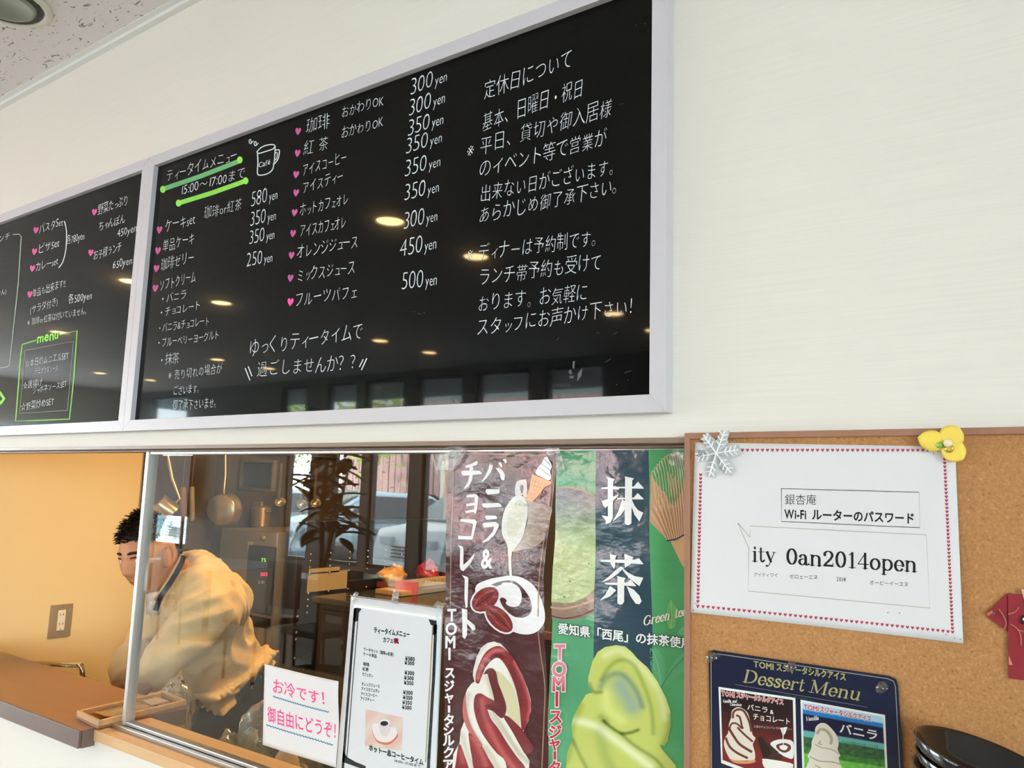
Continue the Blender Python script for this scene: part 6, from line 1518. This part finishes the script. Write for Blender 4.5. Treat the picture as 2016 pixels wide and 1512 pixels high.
# ------------------------------------------------------------------ cafe behind the photographer (mirrored in the glass and the boards)
def mir(px, py, D):
    """point of the room that the pane shows mirrored at this photo position, on the plane y = -D"""
    p = at_y(px, py, D+.1); return Vector((p.x, -D, p.z))
M_TTOP = mat('table_top', (176, 178, 184), .25); M_BCH = mat('black_vinyl', (26, 24, 26), .35)
def cafe_table(x, y, w, d, lb):
    t = thing('cafe_table', lb, 'table', (x, y, 0), 'cafe tables')
    obj('table_top', bbox((x-w/2, y-d/2, .70), (x+w/2, y+d/2, .735), .004), M_TTOP, t)
    bm = bmesh.new(); tube(bm, [(x, y, .03), (x, y, .70)], .03, 14); obj('pedestal', bm, M_BLACKM, t, True)
    bm = bmesh.new(); lathe(bm, [(0, .001), (.24, .001), (.24, .012), (.05, .035), (0, .036)], Matrix.Translation((x, y, 0)), 28); obj('base_plate', bm, M_BLACKM, t, True)
def cafe_chair(x, y, rz, lb):
    t = thing('cafe_chair', lb, 'chair', (0, 0, 0), 'cafe chairs')
    obj('seat', bbox((-.21, -.21, .42), (.21, .21, .47), .02), M_BCH, t); 
    bm = bbox((-.20, .18, .52), (.20, .22, .88), .015); obj('backrest', bm, M_BCH, t)
    for sx_ in (-1, 1):
        bm = bmesh.new(); tube(bm, [(sx_*.18, -.18, 0), (sx_*.18, -.18, .42)], .012, 8); obj('leg', bm, M_BLACKM, t, True)
        bm = bmesh.new(); tube(bm, [(sx_*.18, .21, 0), (sx_*.18, .19, .45), (sx_*.18, .2, .8)], .012, 8); obj('leg', bm, M_BLACKM, t, True)
    t.location = (x, y, 0); t.rotation_euler = (0, 0, rz)
cafe_table(-5.0, -3.9, 1.5, .7, 'long pale cafe table under the middle windows')
cafe_table(-3.3, -3.0, .7, .7, 'square pale cafe table nearest the photographer')
cafe_table(-7.2, -3.9, 1.2, .7, 'pale cafe table at the far end of the windows')
for x, y, r, lb in [(-4.7, -3.15, PI, 'black chair in front of the long table, right'), (-5.4, -3.15, PI, 'black chair in front of the long table, left'), (-3.3, -2.4, PI, 'black chair at the near square table'), (-7.2, -3.3, PI, 'black chair at the far table'), (-3.9, -3.0, PI/2, 'black chair at the left side of the near square table')]: cafe_chair(x, y, r, lb)
a_, b_ = mir(297, 1012, 4.6), mir(380, 897, 4.6)
t = thing('notice_stand', 'tall dark notice panel on a stand in front of the far window', 'notice stand', ((a_.x+b_.x)/2, -4.6, 0))
obj('panel', bbox((a_.x, -4.62, a_.z), (b_.x, -4.58, b_.z), .005), mat('notice_panel', (60, 52, 48), .5), t)
for x_ in (a_.x+.1, b_.x-.1): obj('leg', bbox((x_-.015, -4.615, 0), (x_+.015, -4.585, a_.z-.001)), M_BLACKM, t)
# potted rubber plant
p = mir(640, 985, 2.6); px0 = Vector((p.x, -2.6, 0))
t = thing('potted_plant', 'tall dark leaved potted rubber plant before the windows', 'plant', px0)
bm = bmesh.new(); lathe(bm, [(0, .001), (.14, .001), (.18, .30), (.19, .30), (.19, .33), (.165, .33), (.16, .28), (0, .28)], Matrix.Translation(px0), 32); obj('pot', bm, mat('dark_pot', (60, 52, 48), .4), t, True)
bm = bmesh.new(); tube(bm, [px0+Vector((0, 0, .28)), px0+Vector((.02, 0, .8)), px0+Vector((-.01, .01, 1.3)), px0+Vector((0, 0, 1.75))], [.028, .022, .018, .012], 10)
tube(bm, [px0+Vector((0, 0, .9)), px0+Vector((.14, .02, 1.3)), px0+Vector((.2, 0, 1.6))], [.016, .012, .008], 8); obj('trunk', bm, mat('bark', (96, 78, 60), .8), t, True)
rnd = random.Random(11); M_PL = mat('dark_leaf', (30, 56, 42), .3, spec=.5); lf = None
for k in range(64):
    a = rnd.uniform(0, 2*PI); z = rnd.uniform(1.15, 1.9); el = rnd.uniform(-.5, .9); L = rnd.uniform(.16, .26)
    if lf is None:
        bm = bmesh.new(); rr = []
        for i in range(7):
            u = i/6; hw = .22*math.sin(PI*min(1, u*.9+.06)); rr.append([bm.verts.new((hw*j, u, -.25*u*u+.06*abs(j))) for j in (-1, 0, 1)])
        for A_, B_ in zip(rr, rr[1:]): bm.faces.new((A_[0], A_[1], B_[1], B_[0])); bm.faces.new((A_[1], A_[2], B_[2], B_[1]))
        me = bpy.data.meshes.new('leaf'); bm.to_mesh(me); bm.free(); me.materials.append(M_PL); lf = me
    o = bpy.data.objects.new('leaf', lf); COL.objects.link(o); o.parent = t
    o.location = (rnd.uniform(-.05, .05)+(.12 if k % 3 == 0 else 0), rnd.uniform(-.05, .05), z); o.rotation_euler = (el, 0, a); o.scale = (L, L, L)

# ------------------------------------------------------------------ the street outside
GZ = -.02
bm = bmesh.new(); box(bm, (-12, YW-1.9, 2.66), (XR+.5, YW-.101, 2.78)); struct('added_canopy', bm, mat('canopy_grey_green', (96, 122, 126), .6))  # overhang added to keep the bright sky out of the board reflections
bm = bmesh.new(); box(bm, (-34, -26, GZ-.1), (20, YW-.1, GZ)); struct('ground', bm, mat('asphalt', (112, 114, 116), .8, vary=(3, .1)))
rnd = random.Random(3); M_FEN = mat('brown_cladding', (176, 142, 142), .7, vary=(6, .1, (1, 1, .1)))
t = thing('plank_fence', 'tall brown vertical plank fence across the parking lot', 'fence', (-13, -14.5, GZ))
obj('backing_wall', bbox((-16.8, -14.6, GZ), (-4, -14.55, 3.6)), mat('fence_back', (90, 62, 58), .8), t)
bm = bbox((-.10, -.02, 0), (.10, .02, 3.75), .006, 1); me = bpy.data.meshes.new('plank'); bm.to_mesh(me); bm.free(); me.materials.append(M_FEN)
for k in range(57):
    o = bpy.data.objects.new('plank', me); COL.objects.link(o); o.parent = t; o.location = (-16.8+.11+k*.222-(-13), -.03+rnd.uniform(-.008, .008), 0)
t = thing('office_building', 'grey green building wall rising behind the plank fence', 'building', (-7, -22, GZ))
obj('facade', bbox((-21, -22.5, GZ), (8, -22, 8.5)), mat('grey_green_facade', (112, 130, 132), .7), t)
for k in range(14):
    for j in range(2): obj('window', bbox((-20.5+k*2, -21.99, 3.2+j*2.6), (-19.3+k*2, -21.94, 4.7+j*2.6), .02), mat('facade_glass', (60, 76, 84), .1, coat=1), t)
def car(x, y, rz, body, lb):
    t = thing('parked_car', lb, 'car', (0, 0, 0)); m = mat('car_%d_%d_%d' % body, body, .18, metal=.2, coat=.8)
    prof = [(-2.1, .30), (-2.15, .55), (-2.05, .82), (-1.2, .95), (-.55, 1.40), (.75, 1.45), (1.55, 1.0), (2.05, .90), (2.12, .55), (2.08, .30)]
    bm = bmesh.new(); rows = []
    for yy, sc in ((-.85, .96), (-.82, 1.0), (-.5, 1.02), (0, 1.03), (.5, 1.02), (.82, 1.0), (.85, .96)):
        rows.append([bm.verts.new((a*(1 if b < .9 else .97), yy*(1 if b < .95 else .82), b*(sc if b > .9 else 1))) for a, b in prof])
    for A_, B_ in zip(rows, rows[1:]):
        for i in range(len(prof)): j = (i+1) % len(prof); bm.faces.new((A_[i], A_[j], B_[j], B_[i]))
    bm.faces.new(rows[0][::-1]); bm.faces.new(rows[-1]); bmesh.ops.recalc_face_normals(bm, faces=bm.faces); bmesh.ops.bevel(bm, geom=bm.edges[:], offset=.02, segments=2, affect='EDGES'); obj('car_body', bm, m, t, True)
    MG_ = mat('car_glass', (30, 40, 48), .05, coat=1)
    for pts in ([(1.50, -.62, 1.03), (1.50, .62, 1.03), (.82, .56, 1.44), (.82, -.56, 1.44)], [(-1.17, -.6, 1.0), (-.6, -.55, 1.40), (-.6, .55, 1.40), (-1.17, .6, 1.0)]):
        bm = bmesh.new(); f = bm.faces.new([bm.verts.new((p_[0]+(.03 if p_[0] > 0 else -.03), p_[1], p_[2]+.035)) for p_ in pts]); bmesh.ops.solidify(bm, geom=[f], thickness=.01); obj('windscreen', bm, MG_, t)
    for sg in (-1, 1):
        bm = bmesh.new(); f = bm.faces.new([bm.verts.new((a, sg*b, c)) for a, b, c in ((-1.0, .80, 1.0), (-.5, .725, 1.36), (.65, .725, 1.38), (1.25, .80, 1.0))]); bmesh.ops.solidify(bm, geom=[f], thickness=.01); obj('side_window', bm, MG_, t)
        for wx in (-1.3, 1.32): bm = bmesh.new(); lathe(bm, [(0, -.1), (.2, -.1), (.3, -.09), (.31, 0), (.3, .09), (.2, .1), (0, .09)], axis_mtx((wx, sg*.76, .31), (0, 1, 0)), 24); obj('wheel', bm, M_BLACKM, t, True)
        obj('headlight', bbox((2.0, sg*.5-.14, .68), (2.12, sg*.5+.14, .80), .02), mat('lamp_glass', (230, 236, 240), .1, coat=1), t)
        obj('mirror', bbox((.85, sg*.84, .98), (1.0, sg*.98, 1.1), .03), m, t)
    for k in range(4): obj('grille_bar', bbox((2.1, -.32, .50+.05*k), (2.14, .32, .525+.05*k), .004), M_BLACKM, t)
    obj('bumper', bbox((2.0, -.8, .32), (2.17, .8, .46), .03), m, t)
    t.location = (x, y, GZ+.005); t.rotation_euler = (0, 0, rz)
car(-10.6, -10.0, 1.95, (120, 140, 152), 'silver blue car parked second from the windows, seen mirrored in the pane')
car(-7.9, -10.0, 1.75, (234, 238, 240), 'white car parked nose towards the windows, seen mirrored in the pane')
car(-13.7, -10.0, 1.8, (206, 216, 220), 'white grey car parked third from the right beside the fence')
car(-17.4, -10.0, 1.6, (120, 150, 160), 'blue grey car at the far end of the parking row')
def tree(x, y, h, lb, leafy, seed):
    rnd = random.Random(seed); t = thing('street_tree', lb, 'tree', (x, y, GZ)); bm = bmesh.new(); b0 = Vector((x, y, GZ)); tube(bm, [b0, b0+Vector((.03, 0, h*.4)), b0+Vector((0, 0, h*.55))], [.09, .07, .06], 10)
    tips = []
    for k in range(11):
        a = 2*PI*k/11; s_ = b0+Vector((0, 0, h*rnd.uniform(.38, .55))); m_ = s_+Vector((math.cos(a)*.35, math.sin(a)*.2, h*.2)); e_ = s_+Vector((math.cos(a)*rnd.uniform(.5, .85), math.sin(a)*.5, h*rnd.uniform(.35, .5)))
        tube(bm, [s_, m_, e_], [.035, .022, .006], 6); tube(bm, [m_, m_+Vector((math.cos(a+.8)*.4, math.sin(a+.8)*.3, h*.2))], [.015, .004], 5); tips += [m_, e_]
    obj('trunk', bm, mat('pale_bark', (206, 200, 190), .7), t, True)
    if leafy:
        bm = bmesh.new()
        for k in range(1500):
            p_ = rnd.choice(tips)+Vector((rnd.gauss(0, .35), rnd.gauss(0, .3), rnd.gauss(0, .35))); d = Vector((rnd.uniform(-1, 1), rnd.uniform(-1, 1), rnd.uniform(-1, 1))).normalized()*.07; e = d.cross(Vector((rnd.uniform(-1, 1), rnd.uniform(-1, 1), 1))).normalized()*.045
            bm.faces.new([bm.verts.new(q) for q in (p_-d, p_+e, p_+d, p_-e)])
        f = obj('foliage', bm, mat('yellow_green_leaf', (176, 200, 84), .5), t); f['kind'] = 'stuff'
q = at_y(728, 930, 13.0); tree(q.x, -13.0, 4.2, 'yellow green street tree in front of the plank fence', True, 4)
q = at_y(866, 930, 13.6); tree(q.x, -13.6, 4.0, 'bare white branched tree in front of the plank fence', False, 9)
q = at_y(565, 930, 14.6); tree(q.x, -14.6, 4.6, 'leafy tree at the far end of the plank fence', True, 14)
